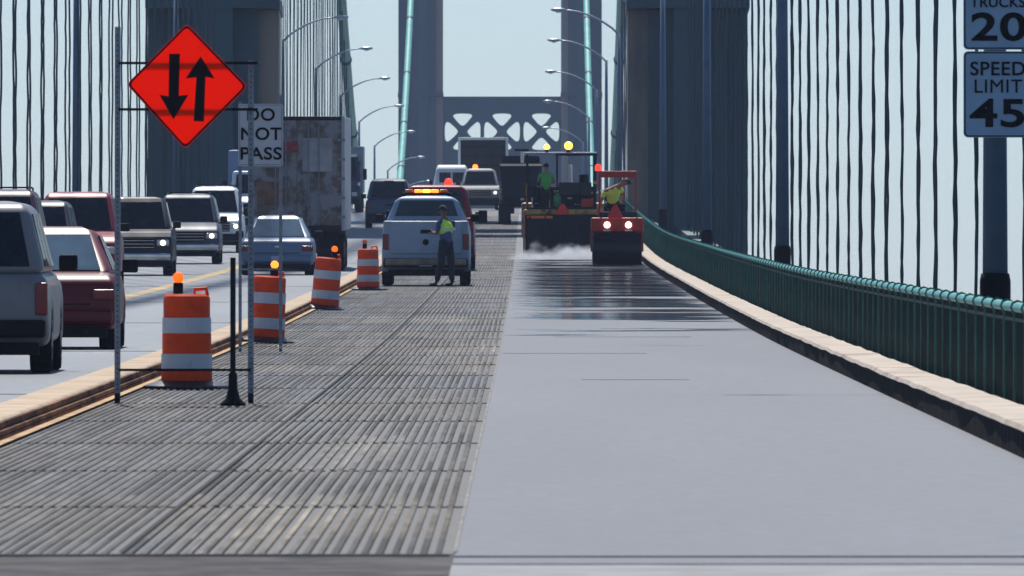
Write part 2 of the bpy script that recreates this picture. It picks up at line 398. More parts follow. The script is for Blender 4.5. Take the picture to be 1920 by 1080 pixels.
# the expansion joint nearest the camera
JC = mat('joint_concrete', (.085,.08,.08), .9, spec=.1, var=.5, nscale=2.2, bump=.6, bscale=7, dirt=(.05,.05,.06), dscale=2.4, dlo=.5, dhi=.62, stretch=(1,.5,1))
sheet('road_joint_concrete', -4.13, XS, [20,60,67,69.6], .006, JC)
sheet('road_joint_asphalt', XS, XC, [20,60,67.3], .006, mat('joint_pale_asphalt', (.10,.11,.13), .6, var=.4, nscale=2, dirt=(.04,.045,.05), dscale=1.5, dlo=.5, dhi=.7))
bm = new()
for a, b in ((69.05,69.2),(67.45,67.7)):
    box(bm, XS, XC, a, a+(b-a)*.6, G(a)-.02, G(a)+.008)
box(bm, -4.1, XS-.02, 69.0, 69.25, G(69)-.02, G(69)+.016); box(bm, -4.1, XS+.1, 67.35, 67.75, G(67)-.02, G(67)+.012)
struct(obj('road_expansion_joint', bm, mat('worn_joint_steel', (.07,.075,.085), .55, var=.4, nscale=2, dirt=(.02,.02,.025), dscale=1.4)))
bm = new()
for (y, xa, xb, w) in ((181,XS+.05,1.6,.16),(206,.4,2.5,.12),(220,1.2,2.9,.2),(150,.6,1.8,.05)):
    box(bm, xa, xb, y, y+w, G(y)-.01, G(y)+.004)
struct(obj('road_paving_joint', bm, mat('paving_joint', (.05,.055,.065), .6, var=.6)))
# other carriageway
sheet('road_left_lane', -8.45, -4.60, YS, 0, ASPH_L)
sheet('road_left_stripe', -8.80, -8.45, YS, .004, M['yellow_line'])
sheet('road_outer_lane', -12.40, -8.80, YS, 0, ASPH_L)
sheet('road_left_lane_line', -4.86, -4.76, YS, .005, M['yellow_line'])
bm = new(); y = 90
while y < 620:
    box(bm, -12.38, -4.62, y, y+.07, G(y)-.02, G(y)+.006); y += 47
struct(obj('road_left_joints', bm, M['dark']))
# kerbs
def wav(bm):
    rnd = random.Random(5); d = {}
    for v in bm.verts:
        k = round(v.co.y, 2)
        if k not in d: d[k] = (rnd.uniform(-.006,.006), rnd.uniform(-.009,.006))
        if v.co.z > G(v.co.y)+.1: v.co.z += d[k][1]; v.co.x += d[k][0]
    return bm
YK = frange(-40, 420, 1.7)+frange(425, 2200, 10)
struct(obj('kerb', SW([(XC,-.1),(XC,.195),(XC+.05,.195),(XC+.05,-.1)], YS), M['kerb_face']))
bm = SW([(XC-.008,.197),(XC+.015,.232),(XC+.41,.24),(XC+.41,.02),(XC+.06,.02),(XC+.06,.19)], YK); struct(obj('kerb_top', wav(bm), M['kerb_top']))
bm = SW([(XC+.411,-.2),(XC+.411,.08),(XC+1.9,.08),(XC+1.9,-.2)], YS); struct(obj('pavement', bm, M['deck_dark']))
struct(obj('left_kerb', SW([(-12.95,-.2),(-12.95,.235),(-12.4,.22),(-12.4,-.2)], YS), M['kerb_top']))
struct(obj('left_pavement', SW([(-14.3,-.2),(-14.3,.12),(-12.951,.12),(-12.951,-.2)], YS), M['deck_dark']))
struct(obj('median_kerb', SW([(-4.60,-.05),(-4.60,.14),(-4.57,.165),(-4.20,.165),(-4.18,.15),(-4.18,-.05)], YS), M['median_top']))
bm = new()
for a, z0, z1 in ((-4.145,.100,.148),(-4.115,.055,.088),(-4.12,.012,.043)): sweep(bm, [(-4.181,z0),(-4.181,z1),(a,z1),(a,z0)], YS)
struct(obj('median_kerb_rails', bm, M['rust']))
sheet('median_kerb_edge', -4.12, -4.03, YS, .02, M['rust_pale'])
struct(obj('bridge_deck', SW([(-14.3,-.9),(-14.3,-.201),(5.5,-.201),(5.5,-.9)], YS), M['deck_dark']))

def stiffening_truss(x, side):
    root = empty('stiffening_truss', (0,0,0), 'dark green steel truss carrying the %s edge of the bridge deck' % side, 'truss', 'deck trusses')
    M['truss'] = M.get('truss') or mat('truss_green', (.015,.06,.055), .6, var=.3, nscale=.5)
    for nm, z0, z1 in (('top_chord',-1.0,-.25),('bottom_chord',-11.6,-10.8)):
        obj(nm, SW(rect(x-.35, x+.35, z0, z1), frange(-40,2200,12.2)), M['truss'], root)
    bm = new(); y = -40
    while y < 1850:
        a, b = G(y), G(y+12.2)
        tube(bm, [(x,y,a-.9),(x,y,a-11)], .2, 4)
        tube(bm, [(x,y,a-.9),(x,y+12.2,b-11)], .2, 4); y += 12.2
    obj('bracing', bm, M['truss'], root)
stiffening_truss(6.9, 'right'); stiffening_truss(-13.5-1.0, 'left')

# ------------------------------------------------------------------ railings
def railing(x, side, out):
    root = empty('bridge_railing', (x, 0, 0), 'green steel railing of close upright bars along the %s' % side, 'railing', 'bridge railings')
    ys = frange(40, 900, 5)
    def sw(prof, ys):
        bm = SW(prof, ys); return bm
    tp = [(.05*math.cos(a*math.pi/4), 1.0+.045*math.sin(a*math.pi/4)) for a in range(8)]
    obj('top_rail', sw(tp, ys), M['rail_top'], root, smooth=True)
    y = 84.; sec = 7.5; far = new()
    def post(bm, k):
        z = G(k); box(bm, -.035, .05, k-.035, k+.035, z+.05, z+.96)
        lathe(bm, [(.047,-.03),(.066,-.02),(.066,.02),(.047,.03)], (0,k,z+1.0), 8, 'y')
    while y < 700:
        yn = y+sec; bm = new()
        def S3(x0,x1,a,b): sweep(bm, rect(x0,x1,a,b), [y+.02, yn-.02])
        S3(-.02,.02,.13,.165); S3(-.012,.022,.40,.425); S3(-.012,.022,.66,.685); S3(-.025,.025,.88,.91)
        k = y+.09; step = .15 if y < 400 else .3; w = .016 if y < 400 else .03
        while k < yn-.05:
            z = G(k); box(bm, -.018, .018, k-w, k+w, z+.1, z+.96); k += step
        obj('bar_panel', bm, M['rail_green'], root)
        for j in range(3):
            k = y+j*2.5
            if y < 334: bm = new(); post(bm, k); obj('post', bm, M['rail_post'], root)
            else: post(far, k)
        y = yn
    o = obj('far_posts', far, M['rail_post'], root); o['kind'] = 'stuff'
    return root
railing(4.22, 'right kerb beside the fresh asphalt', 1)
railing(-13.0, 'far left edge beyond the oncoming traffic', -1)

# ------------------------------------------------------------------ cables, hangers, towers
def cable_h(Y):      # height of the main cable above the straight grade line
    if Y > 600: return max(-6+3.19e-4*(Y-1252)**2, zp(Y)+1.5) if Y < 1752 else 74.
    return 8+ (Y-40)*(118/560.)
XR, XL = 6.9, -13.5
for x, side in ((XR,'right'),(XL,'left')):
    bm = new(); ys = frange(-300, 600, 60)+frange(606, 1752, 14)
    pts = [(x, y, (G(y)+2+max(0,(y-20))*.21) if y <= 600 else cable_h(y)+GR*y) for y in ys]
    pts = [p if p[1] > 600 else (x, p[1], G(600)-zp(600)+0 + 0 + (cable_h(606)) - (600-p[1])*.19) for p in pts]
    tube(bm, pts, .36, 10)
    root = empty('main_cable', (0,0,0), 'thick green main suspension cable over the %s side of the bridge' % side, 'cable', 'main cables')
    obj('cable', bm, M['cable_green'], root, smooth=True)
    for y in frange(900, 1640, 36.6):
        bm = new(); z = cable_h(y)+GR*y; zz = cable_h(y+1)+GR*(y+1)
        tube(bm, [(x,y,z),(x,y+1.0,zz)], .43, 10)
        obj('cable_band', bm, M['hanger'], root, smooth=True)
def cable_z(Y):
    if Y > 600: return cable_h(Y)+GR*Y
    return G(600)-zp(600)+cable_h(606)-(600-Y)*.19
k = 0
for x, side, y0 in ((XR,'right',146.), (XL,'left',264.)):
    y = y0
    while y < 1690:
        if not (588 < y < 612):
            top = cable_z(y); bot = G(y)-.9
            if top-bot > 1.0:
                bm = new()
                gp = random.choice((.22,.3,.5,.95,1.2))
                for dy, dx in ((-gp,-.018),(gp,.018)):
                    zz = frange(bot, min(top, bot+45), (.33 if y < 400 else .45) if y < 620 else 2.5)
                    if top > bot+46: zz.append(top)
                    px = 0; pts = []
                    for z in zz:
                        px = px*.5+random.uniform(-1,1)*.014*(1 if y < 620 else 1.8)
                        pts.append((x+dx+px, y+dy, z))
                    tube(bm, pts, .027 if y < 340 else .031, 5)
                box(bm, x-.11, x+.11, y-gp-.1, y+gp+.1, bot-.2, bot+.1)
                near = y < 600
                lab = {('right',True):'dark green steel suspender rope rising behind the right railing, before the near tower',
                       ('right',False):'thin suspender rope of the right row in the main span beyond the near tower',
                       ('left',True):'dark steel suspender rope at the far left, before the near tower',
                       ('left',False):'thin suspender rope of the left row in the main span beyond the near tower'}[(side,near)]
                o = obj('suspender_rope', bm, M['hanger'], None)
                tag(o, lab, 'suspender cable', 'suspender ropes of the %s row %s the near tower' % (side, 'before' if near else 'beyond'))
        y += 10.3 if y < 588 else 11.95
def chaikin(p, n=2):
    for _ in range(n):
        q = []
        for i in range(len(p)):
            a, b = p[i], p[(i+1)%len(p)]
            q += [(a[0]*.78+b[0]*.22, a[1]*.78+b[1]*.22), (a[0]*.22+b[0]*.78, a[1]*.22+b[1]*.78)]
        p = q
    return p
def plate(name, outer, holes, y0, y1, m, parent):
    cu = bpy.data.curves.new(name, 'CURVE'); cu.dimensions = '2D'; cu.fill_mode = 'BOTH'; cu.extrude = (y1-y0)/2
    for ring in [outer]+holes:
        sp = cu.splines.new('POLY'); sp.points.add(len(ring)-1); sp.use_cyclic_u = True
        for i, (a, b) in enumerate(ring): sp.points[i].co = (a, b, 0, 1)
    t = bpy.data.objects.new('tmp', cu); col.objects.link(t); bpy.context.view_layer.update()
    me = bpy.data.meshes.new_from_object(t.evaluated_get(bpy.context.evaluated_depsgraph_get())); bpy.data.objects.remove(t)
    me.materials.clear(); me.transform(Matrix.Translation((0,(y0+y1)/2,0)) @ Matrix.Rotation(R(90), 4, 'X'))
    return link(name, me, m, parent)
def tower(Y, label):
    g = G(Y); root = empty('bridge_tower', (0, Y, g), label, 'bridge tower', 'bridge towers')
    mt = M['tower']
    il, ir = -10.95, 4.45
    for nm, a, b, s in (('leg', -16.75, il, -1), ('leg', ir, 9.75, 1)):
        bm = new(); lo, hi = -95, 118
        w = b-a
        inner = (b-1.0, b) if s < 0 else (a, a+1.0)
        box(bm, a+.9, b-.9, -3.2, 3.2, lo, hi)                       # main shaft, stepped on every side
        outer = (a, a+.95) if s < 0 else (b-.95, b)
        box(bm, outer[0], outer[1], -2.2, 2.2, lo, hi)
        box(bm, a+2.0, b-2.0, -4.2, -3.1, lo, hi); box(bm, a+2.0, b-2.0, 3.1, 4.2, lo, hi)
        for z in (-20, 9.2, 31, 60, 90, 114):
            box(bm, a-.06, b+.06, -4.3, 4.3, z, z+.5)
        for z in range(-18, 112, 4):
            for yy in (-4.215, ): box(bm, a+2.0, b-2.0, yy, yy+.01, z, z+.08)
            for q in (a+.9, ): box(bm, a+.9, a+1.95, -3.215, -3.2, z, z+.08); box(bm, b-1.95, b-.9, -3.215, -3.2, z, z+.08)
        for k in range(6):                                           # riveted vertical stiffeners
            q = (a+.15+k*.42) if s < 0 else (b-.15-k*.42)
            yy = -2.2 if k < 2 else (-3.2 if k < 4 else -4.2)
            box(bm, q-.05, q+.05, yy-.14, yy+.01, lo, hi)
        lg = obj(nm, bm, mt, root)
        obj('inner_flange', B(inner[0]+(0 if s > 0 else .0), inner[1], -2.6, 2.6, lo, hi), M['tower_sunlit'], lg)
        obj('saddle', B(a+1.4, b-1.4, -3.4, 3.4, 118, 121), mt, lg, bevel=.4)
    def strut(z0, z1, cells, rows=1, frame=1.7):
        holes = []; cw = (ir-il)/cells; ch = (z1-z0)/rows
        for r in range(rows):
            for c in range(cells):
                cx = il+cw*(c+.5); top = z1-frame-r*ch; hh = min(ch-frame, 4.9)/2; cz = top-hh; hw = cw/2-.24
                e = .42; q = .62
                holes.append(chaikin([(cx-hw+e+.25, top), (cx+hw-e-.25, top), (cx+.28, cz+q+.1), (cx-.28, cz+q+.1)]))
                holes.append(chaikin([(cx-hw+e+.25, cz-hh), (cx+hw-e-.25, cz-hh), (cx+.28, cz-q-.1), (cx-.28, cz-q-.1)]))
                for sg in (-1, 1):
                    holes.append(chaikin([(cx+sg*hw, cz+hh-e-.25), (cx+sg*hw, cz-hh+e+.25), (cx+sg*q, cz-.3), (cx+sg*q, cz+.3)]))
        for y0 in (-2.0, 1.5):
            plate('portal_strut', [(il-.05,z0),(ir+.05,z0),(ir+.05,z1),(il-.05,z1)], holes, y0, y0+.5, mt, root)
        bm = new(); box(bm, il-.05, ir+.05, -2.2, 2.2, z1, z1+.35); obj('strut_cap', bm, mt, root)
    strut(10.2, 30.7, 3, 1); strut(70, 88, 3, 1); strut(104, 116, 3, 1, 2)
    obj('pier', B(-20, 13, -8, 8, -98, -40), mat('pier_concrete', (.4,.39,.37), .9, var=.1), root)
    return root
tower(600, 'near brownish steel bridge tower whose two legs flank the roadway')
tower(1765, 'distant hazy blue bridge tower with cross-braced portal between its legs')

# ------------------------------------------------------------------ lamp posts
def lamp(x, Y, s, label):
    g = G(Y); root = empty('street_lamp', (x, Y, g+.12), label, 'street lamp', 'lamp posts along the bridge')
    obj('pole', T([(0,0,1.0),(0,0,9.4)], [.135,.085], 12), M['post_blue'], root, smooth=True)
    obj('base', L([(.20,-.05),(.20,.15),(.165,.3),(.165,1.0),(.15,1.08)], n=14), M['sign_black'], root, smooth=True)
    pts = [(s*(-t*3.0), 0, 9.3+1.35*math.sin(t*math.pi/2)**.8) for t in [i/8 for i in range(9)]]
    obj('arm', T(pts, [.06]*5+[.045]*4, 7), M['lamp_alu'], root, smooth=True)
    bm = new(); bmesh.ops.create_uvsphere(bm, u_segments=12, v_segments=8, radius=1)
    for v in bm.verts: v.co = Vector((v.co.x*.42, v.co.y*.16, v.co.z*(.10 if v.co.z > 0 else .13)))
    h = obj('lamp_head', bm, M['lamp_alu'], root, smooth=True, loc=(s*-3.3, 0, 10.68))
    obj('lens', L([(.12,-.17),(.15,-.09),(.10,-.05)], n=10), M['headlens'], h)
    return root
names = ['nearest','second nearest','third nearest','fourth nearest','fifth nearest','sixth nearest','seventh nearest','eighth nearest','ninth nearest','farthest']
for i, Y in enumerate([144,265,376,498,616,734,852,970,1090,1205]):
    x = 5.0 if Y > 150 else 4.98
    if i == 0: lab = 'blue-grey lamp post behind the right railing, carrying the speed limit signs'
    else: lab = '%s lamp post of the right row, counted from the speed limit post at right' % names[i]
    lamp(x, Y, 1, lab)
for i, Y in enumerate([413,530,645,763,882,996,1109,1221,1337,1443]):
    lamp(-13.75, Y, -1, '%s street lamp of the left row with arm reaching over the oncoming lane' % names[i])
# speed limit signs on the nearest lamp post
Y = 143.75; s = sc(Y); g0 = GR*Y
def pxX(px, Y): return (px-XV)/sc(Y)
def pxZ(py, Y): return (YV-py)/sc(Y)+GR*Y
def rrect(w, h, r, n=5):
    o = []
    for cx, cz, a0 in ((w/2-r,h/2-r,0),(-w/2+r,h/2-r,90),(-w/2+r,-h/2+r,180),(w/2-r,-h/2+r,270)):
        for k in range(n+1):
            a = R(a0+90*k/n); o.append((cx+r*math.cos(a), cz+r*math.sin(a)))
    return o
def ringslab(w, h, r, t, y0, y1):
    a = rrect(w,h,r); b = rrect(w-2*t,h-2*t,max(r-t,.005)); bm = new(); n = len(a)
    va = [[bm.verts.new((x,y,z)) for x, z in p] for p in (a,b) for y in (y0,y1)]
    A0,A1,B0,B1 = va
    for i in range(n):
        j = (i+1)%n
        bm.faces.new((A0[i],A0[j],B0[j],B0[i])); bm.faces.new((A1[i],A1[j],B1[j],B1[i]))
        bm.faces.new((A0[i],A0[j],A1[j],A1[i])); bm.faces.new((B0[i],B0[j],B1[j],B1[i]))
    return bm
sw_, sh_ = 122/s, 162/s
zc = pxZ(177, Y)
root = empty('speed_limit_sign', (4.98, Y-.0, zc), 'pale sign reading SPEED LIMIT 45 on the lamp post at the right edge', 'road sign', 'road signs')
obj('panel', poly_slab(rrect(sw_, sh_, .05), -.05, -.045), M['sign_blue'], root)
obj('border', ringslab(sw_-.02, sh_-.02, .045, .012, -.054, -.049), M['sign_black'], root)
text('lettering', 'SPEED', .205, (.02, -.056, pxZ(130,Y)-zc), M['sign_black'], root, .012, sx=1.02)
text('lettering', 'LIMIT', .205, (.02, -.056, pxZ(163,Y)-zc), M['sign_black'], root, .0, sx=1.02)
text('numeral', '45', .41, (.025, -.056, pxZ(215,Y)-zc), M['sign_black'], root, .022, sx=1.42)
obj('bracket', B(-.14,.14,-.045,.15,-.02,.02), M['galv'], root)
h2 = 128/s; zc = pxZ(29, Y)
root = empty('truck_speed_sign', (4.98, Y, zc), 'pale sign reading TRUCKS 20 above the speed limit 45 sign', 'road sign', 'road signs')
obj('panel', poly_slab(rrect(sw_, h2, .05), -.05, -.045), M['sign_blue'], root)
obj('border', ringslab(sw_-.02, h2-.02, .045, .012, -.054, -.049), M['sign_black'], root)
text('lettering', 'TRUCKS', .15, (.02, -.056, pxZ(5,Y)-zc), M['sign_black'], root, .014, sx=1.0)
text('numeral', '20', .41, (.03, -.056, pxZ(53,Y)-zc), M['sign_black'], root, .022, sx=1.42)
obj('bracket', B(-.14,.14,-.045,.15,-.02,.02), M['galv'], root)

# ------------------------------------------------------------------ roadwork signs
Y = YofPx(757); s = sc(Y); g = G(Y)
X0, X1 = pxX(220, Y), pxX(470, Y); cx = pxX(350, Y)
root = empty('two_way_traffic_sign', (cx, Y, g), 'orange diamond sign with a down and an up arrow on a two-post frame', 'road sign', 'road signs')
def Z_(py): return pxZ(py, Y)-g
for px, top in ((220, 50), (470, 112)):
    x = pxX(px, Y)-cx
    p = obj('post', B(x-.028, x+.028, -.02, .02, .03, Z_(top)), M['galv'], root)
    bm = new()
    for k in range(int((Z_(top)-.1)/.05)): box(bm, x-.006, x+.006, -.0225, -.0195, .08+k*.05, .092+k*.05)
    obj('punched_holes', bm, M['sign_black'], p)
    obj('caster', L([(.0,-.025),(.05,-.025),(.05,.025),(.0,.025)], (x, -.02, .05), 14, 'x'), M['dark'], root)
for py, a, b in ((118, 222, 483), (205, 222, 483), (694, 222, 470)):
    obj('cross_bar', B(pxX(a,Y)-cx, pxX(b,Y)-cx, -.045, -.021, Z_(py)-.012, Z_(py)+.012), M['sign_black'], root)
cpx, cpy = 350.5, 162
def D(px, py): return (pxX(px,Y)-cx, Z_(py))
dia = [D(350,44), D(464,162), D(347,280), D(237,158)]
def roundpoly(p, f):
    q = []
    for i in range(len(p)):
        a, b, c = Vector(p[i-1]), Vector(p[i]), Vector(p[(i+1)%len(p)])
        u = b+(a-b).normalized()*f; w = b+(c-b).normalized()*f
        for t in (0,.25,.5,.75,1): q.append(tuple(u*(1-t)**2+b*2*t*(1-t)+w*t*t))
    return q
dp = obj('panel', poly_slab(roundpoly(dia, .05), -.062, -.056), M['orange_sign'], root)
def shrink(p, k):
    c = Vector((sum(a for a,_ in p)/len(p), sum(b for _,b in p)/len(p))); return [tuple(c+(Vector(a)-c)*k) for a in p]
A = roundpoly(shrink(dia,.992), .05); Bq = roundpoly(shrink(dia,.945), .045)
bm = new(); n = len(A)
v = [[bm.verts.new((x,yy,z)) for x,z in p] for p in (A,Bq) for yy in (-.066,-.0615)]
for i in range(n):
    j = (i+1)%n
    bm.faces.new((v[0][i],v[0][j],v[2][j],v[2][i])); bm.faces.new((v[0][i],v[0][j],v[1][j],v[1][i])); bm.faces.new((v[2][i],v[2][j],v[3][j],v[3][i]))
obj('border', bm, mat('dark_red_border', (.04,.004,.004), .7, spec=.1), root)
obj('arrow', poly_slab([D(*p) for p in ((317,101),(337,101),(335,180),(353,178),(325,224),(299,178),(316,181))], -.067, -.061), M['sign_black'], root)
obj('arrow', poly_slab([D(*p) for p in ((376,106),(402,147),(385,144),(382,228),(363,227),(368,145),(348,147))], -.067, -.061), M['sign_black'], root)

Y = YofPx(660); s = sc(Y); g = G(Y); cx = pxX(488.5, Y)
root = empty('do_not_pass_sign', (cx, Y, g), 'small pale sign reading DO NOT PASS on two thin posts', 'road sign', 'road signs')
for px, top in ((450, 190), (526, 178)):
    x = pxX(px,Y)-cx
    obj('post', B(x-.022, x+.022, -.015, .015, .04, Z_(top) if False else pxZ(top,Y)-g), M['galv'], root)
    obj('caster', L([(.0,-.02),(.045,-.02),(.045,.02),(.0,.02)], (x, -.02, .045), 14, 'x'), M['chrome'], root)
zc = pxZ(253,Y)-g; w_, h_ = 84/s, 117/s
bm = poly_slab([(a,b+zc) for a,b in rrect(w_,h_,.03)], -.03, -.025); obj('panel', bm, M['sign_grey'], root)
bm = ringslab(w_-.03, h_-.03, .025, .008, -.033, -.029)
for v_ in bm.verts: v_.co.z += zc
obj('border', bm, M['galv'], root)
for t_, py in (('DO',216),('NOT',252),('PASS',289)):
    text('lettering', t_, .235, (0,-.036,pxZ(py,Y)-g), M['sign_black'], root, .016, sx=1.12 if t_ == 'PASS' else 1.05)
for py in (312, 505): obj('cross_bar', B(pxX(450,Y)-cx, pxX(526,Y)-cx, -.02, .0151, pxZ(py,Y)-g-.012, pxZ(py,Y)-g+.012), M['galv'], root)

Y = YofPx(761); s = sc(Y)
root = empty('delineator_post', (pxX(436.5,Y), Y, G(Y)), 'slim black delineator post with flared base beside the orange diamond sign', 'delineator post')
obj('post', T([(0,0,.06),(0,0,278/s)], .026, 12), M['dark'], root)
obj('base', L([(.125,0),(.12,.02),(.07,.07),(.045,.16),(.04,.3),(.028,.32)], n=20), M['black'], root, smooth=True)

# ------------------------------------------------------------------ traffic drums
def drum(px, py, k, tilt, yaw, label, lightside, lit, hs=1.0):
    Y = YofPx(py-4)
    root = empty('traffic_drum', (pxX(px,Y), Y, G(Y)+.0), label, 'traffic drum', 'orange and white traffic drums', rot=(math.atan(slope(Y)), R(tilt), R(yaw)), scale=(k,k,k*hs))
    prof = [(.262,.05),(.262,.19),(.258,.195),(.258,.365),(.252,.37),(.252,.56),(.247,.565),(.247,.735),(.24,.74),(.24,.93),(.232,.95),(.20,.975),(.19,.96),(.0,.965)]
    prof = [(max(r,.001),z) for r,z in prof]
    obj('body', L(prof, n=32), M['drum_orange'], root)
    for z0, z1, r in ((.20,.36,.262),(.57,.73,.251)):
        obj('reflective_band', L([(r-.003,z0),(r,z0+.002),(r,z1-.002),(r-.003,z1)], n=32), M['drum_white'], root)
    b = new(); hexr = []
    lathe(b, [(.45,0),(.45,.03),(.37,.06),(.28,.085),(.25,.085)], n=8); obj('rubber_base', b, M['rubber'], root, bevel=.008)
    obj('handle', T([(.08,0,.955),(.08,0,1.02),(.20,0,1.03),(.21,0,.955)], .022, 8), M['drum_orange'], root)
    w = obj('warning_light', B(-.05,.05,-.05,.05,.96,1.09), M['black'], root, bevel=.012, loc=(lightside*.11, 0, 0))
    obj('lens', L([(.015,-.03),(.045,-.028),(.058,-.012),(.058,.012),(.045,.028),(.015,.03)], (0,-.0,1.14), 16, 'y'), M['drum_amber_lit'] if lit == 2 else (M['drum_amber'] if lit else M['amber']), w)
drum(350, 733, 1.02, 0, 0, 'nearest and largest orange and white drum, beside the diamond sign', -.8, 1)
drum(499, 647, 1.0, 2.5, 20, 'tilted orange and white drum with amber light, behind the DO NOT PASS posts', .6, 2)
drum(608, 585, 1.03, 4.5, 10, 'leaning orange and white drum standing by the median, third from the camera', .9, 1)
drum(690, 548, 1.0, 0, 0, 'orange and white drum nearest the left rear of the white pickup', -.7, 0, .98)

# ------------------------------------------------------------------ vehicles
def wheel(root, x, y, r, w, heavy=False):
    t = obj('wheel', L([(r*.55,-w/2),(r*.93,-w/2),(r,-w/2+.035),(r,w/2-.035),(r*.93,w/2),(r*.55,w/2)], (0,0,0), 26, 'x'), M['tyre'], root, loc=(x,y,r))
    s = 1 if x > 0 else -1
    obj('rim', L([(.001,s*(w/2-.02)),(r*.2,s*(w/2+.005)),(r*.5,s*(w/2-.03)),(r*.6,s*(w/2+.004)),(r*.6,s*(w/2-.05)),(.001,s*(w/2-.06))], (0,0,0), 16, 'x'), M['rim'], t)
def vehicle(kind, label, cat, X, Y, pt, Wd, Ht, away=True, name=None, lit=(False,), glass='glass', group='vehicles queueing on the bridge', L_=None, trim='black', roofrack=False, **over):
    """forward is +y in the car's own frame"""
    d = {'sedan': dict(L=4.7, belt=.62, trunk=(-1.55,.68), cab=(-1.85,1.15), roof=(-.85,.25), hood=.58, tumble=.66, r=.33),
         'suv':   dict(L=4.7, belt=.59, trunk=None, cab=(-2.28,1.25), roof=(-2.05,.45), hood=.56, tumble=.75, r=.37),
         'pickup':dict(L=5.6, belt=.60, trunk=None, cab=(-.55,1.55), roof=(-.42,.85), hood=.585, tumble=.76, r=.40)}[kind]
    d.update(over); Ln = L_ or d['L']; r = d['r']*Wd/1.9; hb = d['belt']*Ht; gc = .16*Ht
    sl = slope(Y); g = G(Y)
    root = empty(name or {'sedan':'sedan_car','suv':'suv_car','pickup':'pickup_truck'}[kind], (X, Y, g), label, cat, group,
                 rot=((math.atan(sl) if away else -math.atan(sl)), 0, 0 if away else math.pi))
    f, b = Ln/2, -Ln/2; W2 = Wd/2
    ax = (b+.85 if kind != 'pickup' else b+1.15, f-.85)
    def arch(yc):
        R_ = r+.07; o = []
        for k in range(9):
            a = math.pi-math.pi*k/8; o.append((yc+R_*math.cos(a), max(gc+.02, r*.9+R_*math.sin(a))))
        return o
    hz = d['hood']*Ht
    if kind == 'sedan': prof = [(b+.05,gc+.08),(b,hb*.62),(b+.10,hb*.93),(b+.3,hb*1.0),(d['cab'][0],hb*1.03),(d['cab'][1],hb*1.03),(f-.35,hz*.93),(f-.04,hz*.76),(f,gc+.12)]
    elif kind == 'suv': prof = [(b+.06,gc+.06),(b,hb*.55),(b+.04,hb*1.0),(d['cab'][1],hb*1.02),(f-.25,hz*.97),(f-.02,hz*.82),(f,gc+.1)]
    else: prof = [(b+.02,gc+.18),(b,hb*1.04),(d['cab'][0]-.02,hb*1.04),(d['cab'][0],hb*1.0),(d['cab'][1],hb*1.0),(f-.2,hz*.97),(f-.02,hz*.85),(f,gc+.12)]
    prof = prof + [(f-.2,gc)] + list(reversed(arch(ax[1]))) + list(reversed(arch(ax[0]))) + [(b+.25,gc)]
    # widen below the belt, narrowing towards sill
    def hw(z): 
        t = z/hb
        return W2*(.955+.045*math.sin(min(1,max(0,t))*math.pi*.62+.35)) if t < 1 else W2*.955
    bm = new(); prism_x(bm, prof, hw)
    y0, y1 = d['cab']; r0, r1 = d['roof']; wb = W2*.95; wt = W2*d['tumble']; zb = hb*.985; zt = Ht
    C = [(-wb,y0,zb),(wb,y0,zb),(wb,y1,zb),(-wb,y1,zb),(-wt,r0,zt),(wt,r0,zt),(wt,r1,zt),(-wt,r1,zt)]
    body = obj('body', bm, pt, root, bevel=.10*Wd/1.9, seg=4)
    bm = new(); cr_ = .5*(C[4][1]+C[6][1])
    bot = [bm.verts.new(c) for c in C[:4]]; top = [bm.verts.new((c[0],c[1],zt-.02)) for c in C[4:]]
    for i in range(4): bm.faces.new((bot[i],bot[(i+1)%4],top[(i+1)%4],top[i]))
    bm.faces.new(bot); ri = [bm.verts.new((c[0]*.62, cr_+(c[1]-cr_)*.7, zt+.035)) for c in C[4:]]
    for i in range(4): bm.faces.new((top[i],top[(i+1)%4],ri[(i+1)%4],ri[i]))
    bm.faces.new(ri)
    obj('cabin', bm, pt, body, bevel=.13*Wd/1.9, seg=4)
    if kind == 'pickup':   # open bed: rim, inner dark liner, tailgate
        obj('bed_liner', B(-W2*.80, W2*.80, b+.1, y0-.08, hb*1.041, hb*1.047), M['black'], root)
    C = [Vector(c) for c in C]
    def face(i, j, k, l_, u0, u1, v0, v1):
        a, bb, c, dd = C[i], C[j], C[k], C[l_]      # bottom-left, bottom-right, top-right, top-left
        P = lambda u, v: (a*(1-u)+bb*u)*(1-v)+(dd*(1-u)+c*u)*v
        return [P(u0,v0), P(u1,v0), P(u1,v1), P(u0,v1)]
    gl = M[glass]
    bm = new(); quadslab(bm, face(2,3,7,6,.07,.93,.10,.88)); obj('windscreen', bm, M['glass'] if glass != 'glass' and away else gl, root, bevel=.004)
    bm = new(); quadslab(bm, face(0,1,5,4,.09,.91,(.30 if kind == 'pickup' else .12),.88)); rw = obj('rear_window', bm, gl, root)
    cuts = {'sedan':((.10,.47),(.52,.88)), 'suv':((.06,.30),(.34,.60),(.64,.90)), 'pickup':((.08,.42),(.48,.86))}[kind]
    for (u0,u1) in cuts:
        bm = new(); quadslab(bm, face(1,2,6,5,u0,u1,.12,.86)); obj('side_window', bm, M['glass'], root)
        bm = new(); quadslab(bm, face(3,0,4,7,1-u1,1-u0,.12,.86)); obj('side_window', bm, M['glass'], root)
    for x in (-1, 1):
        for yy in ax: wheel(root, x*(W2-.13), yy, r, .25)
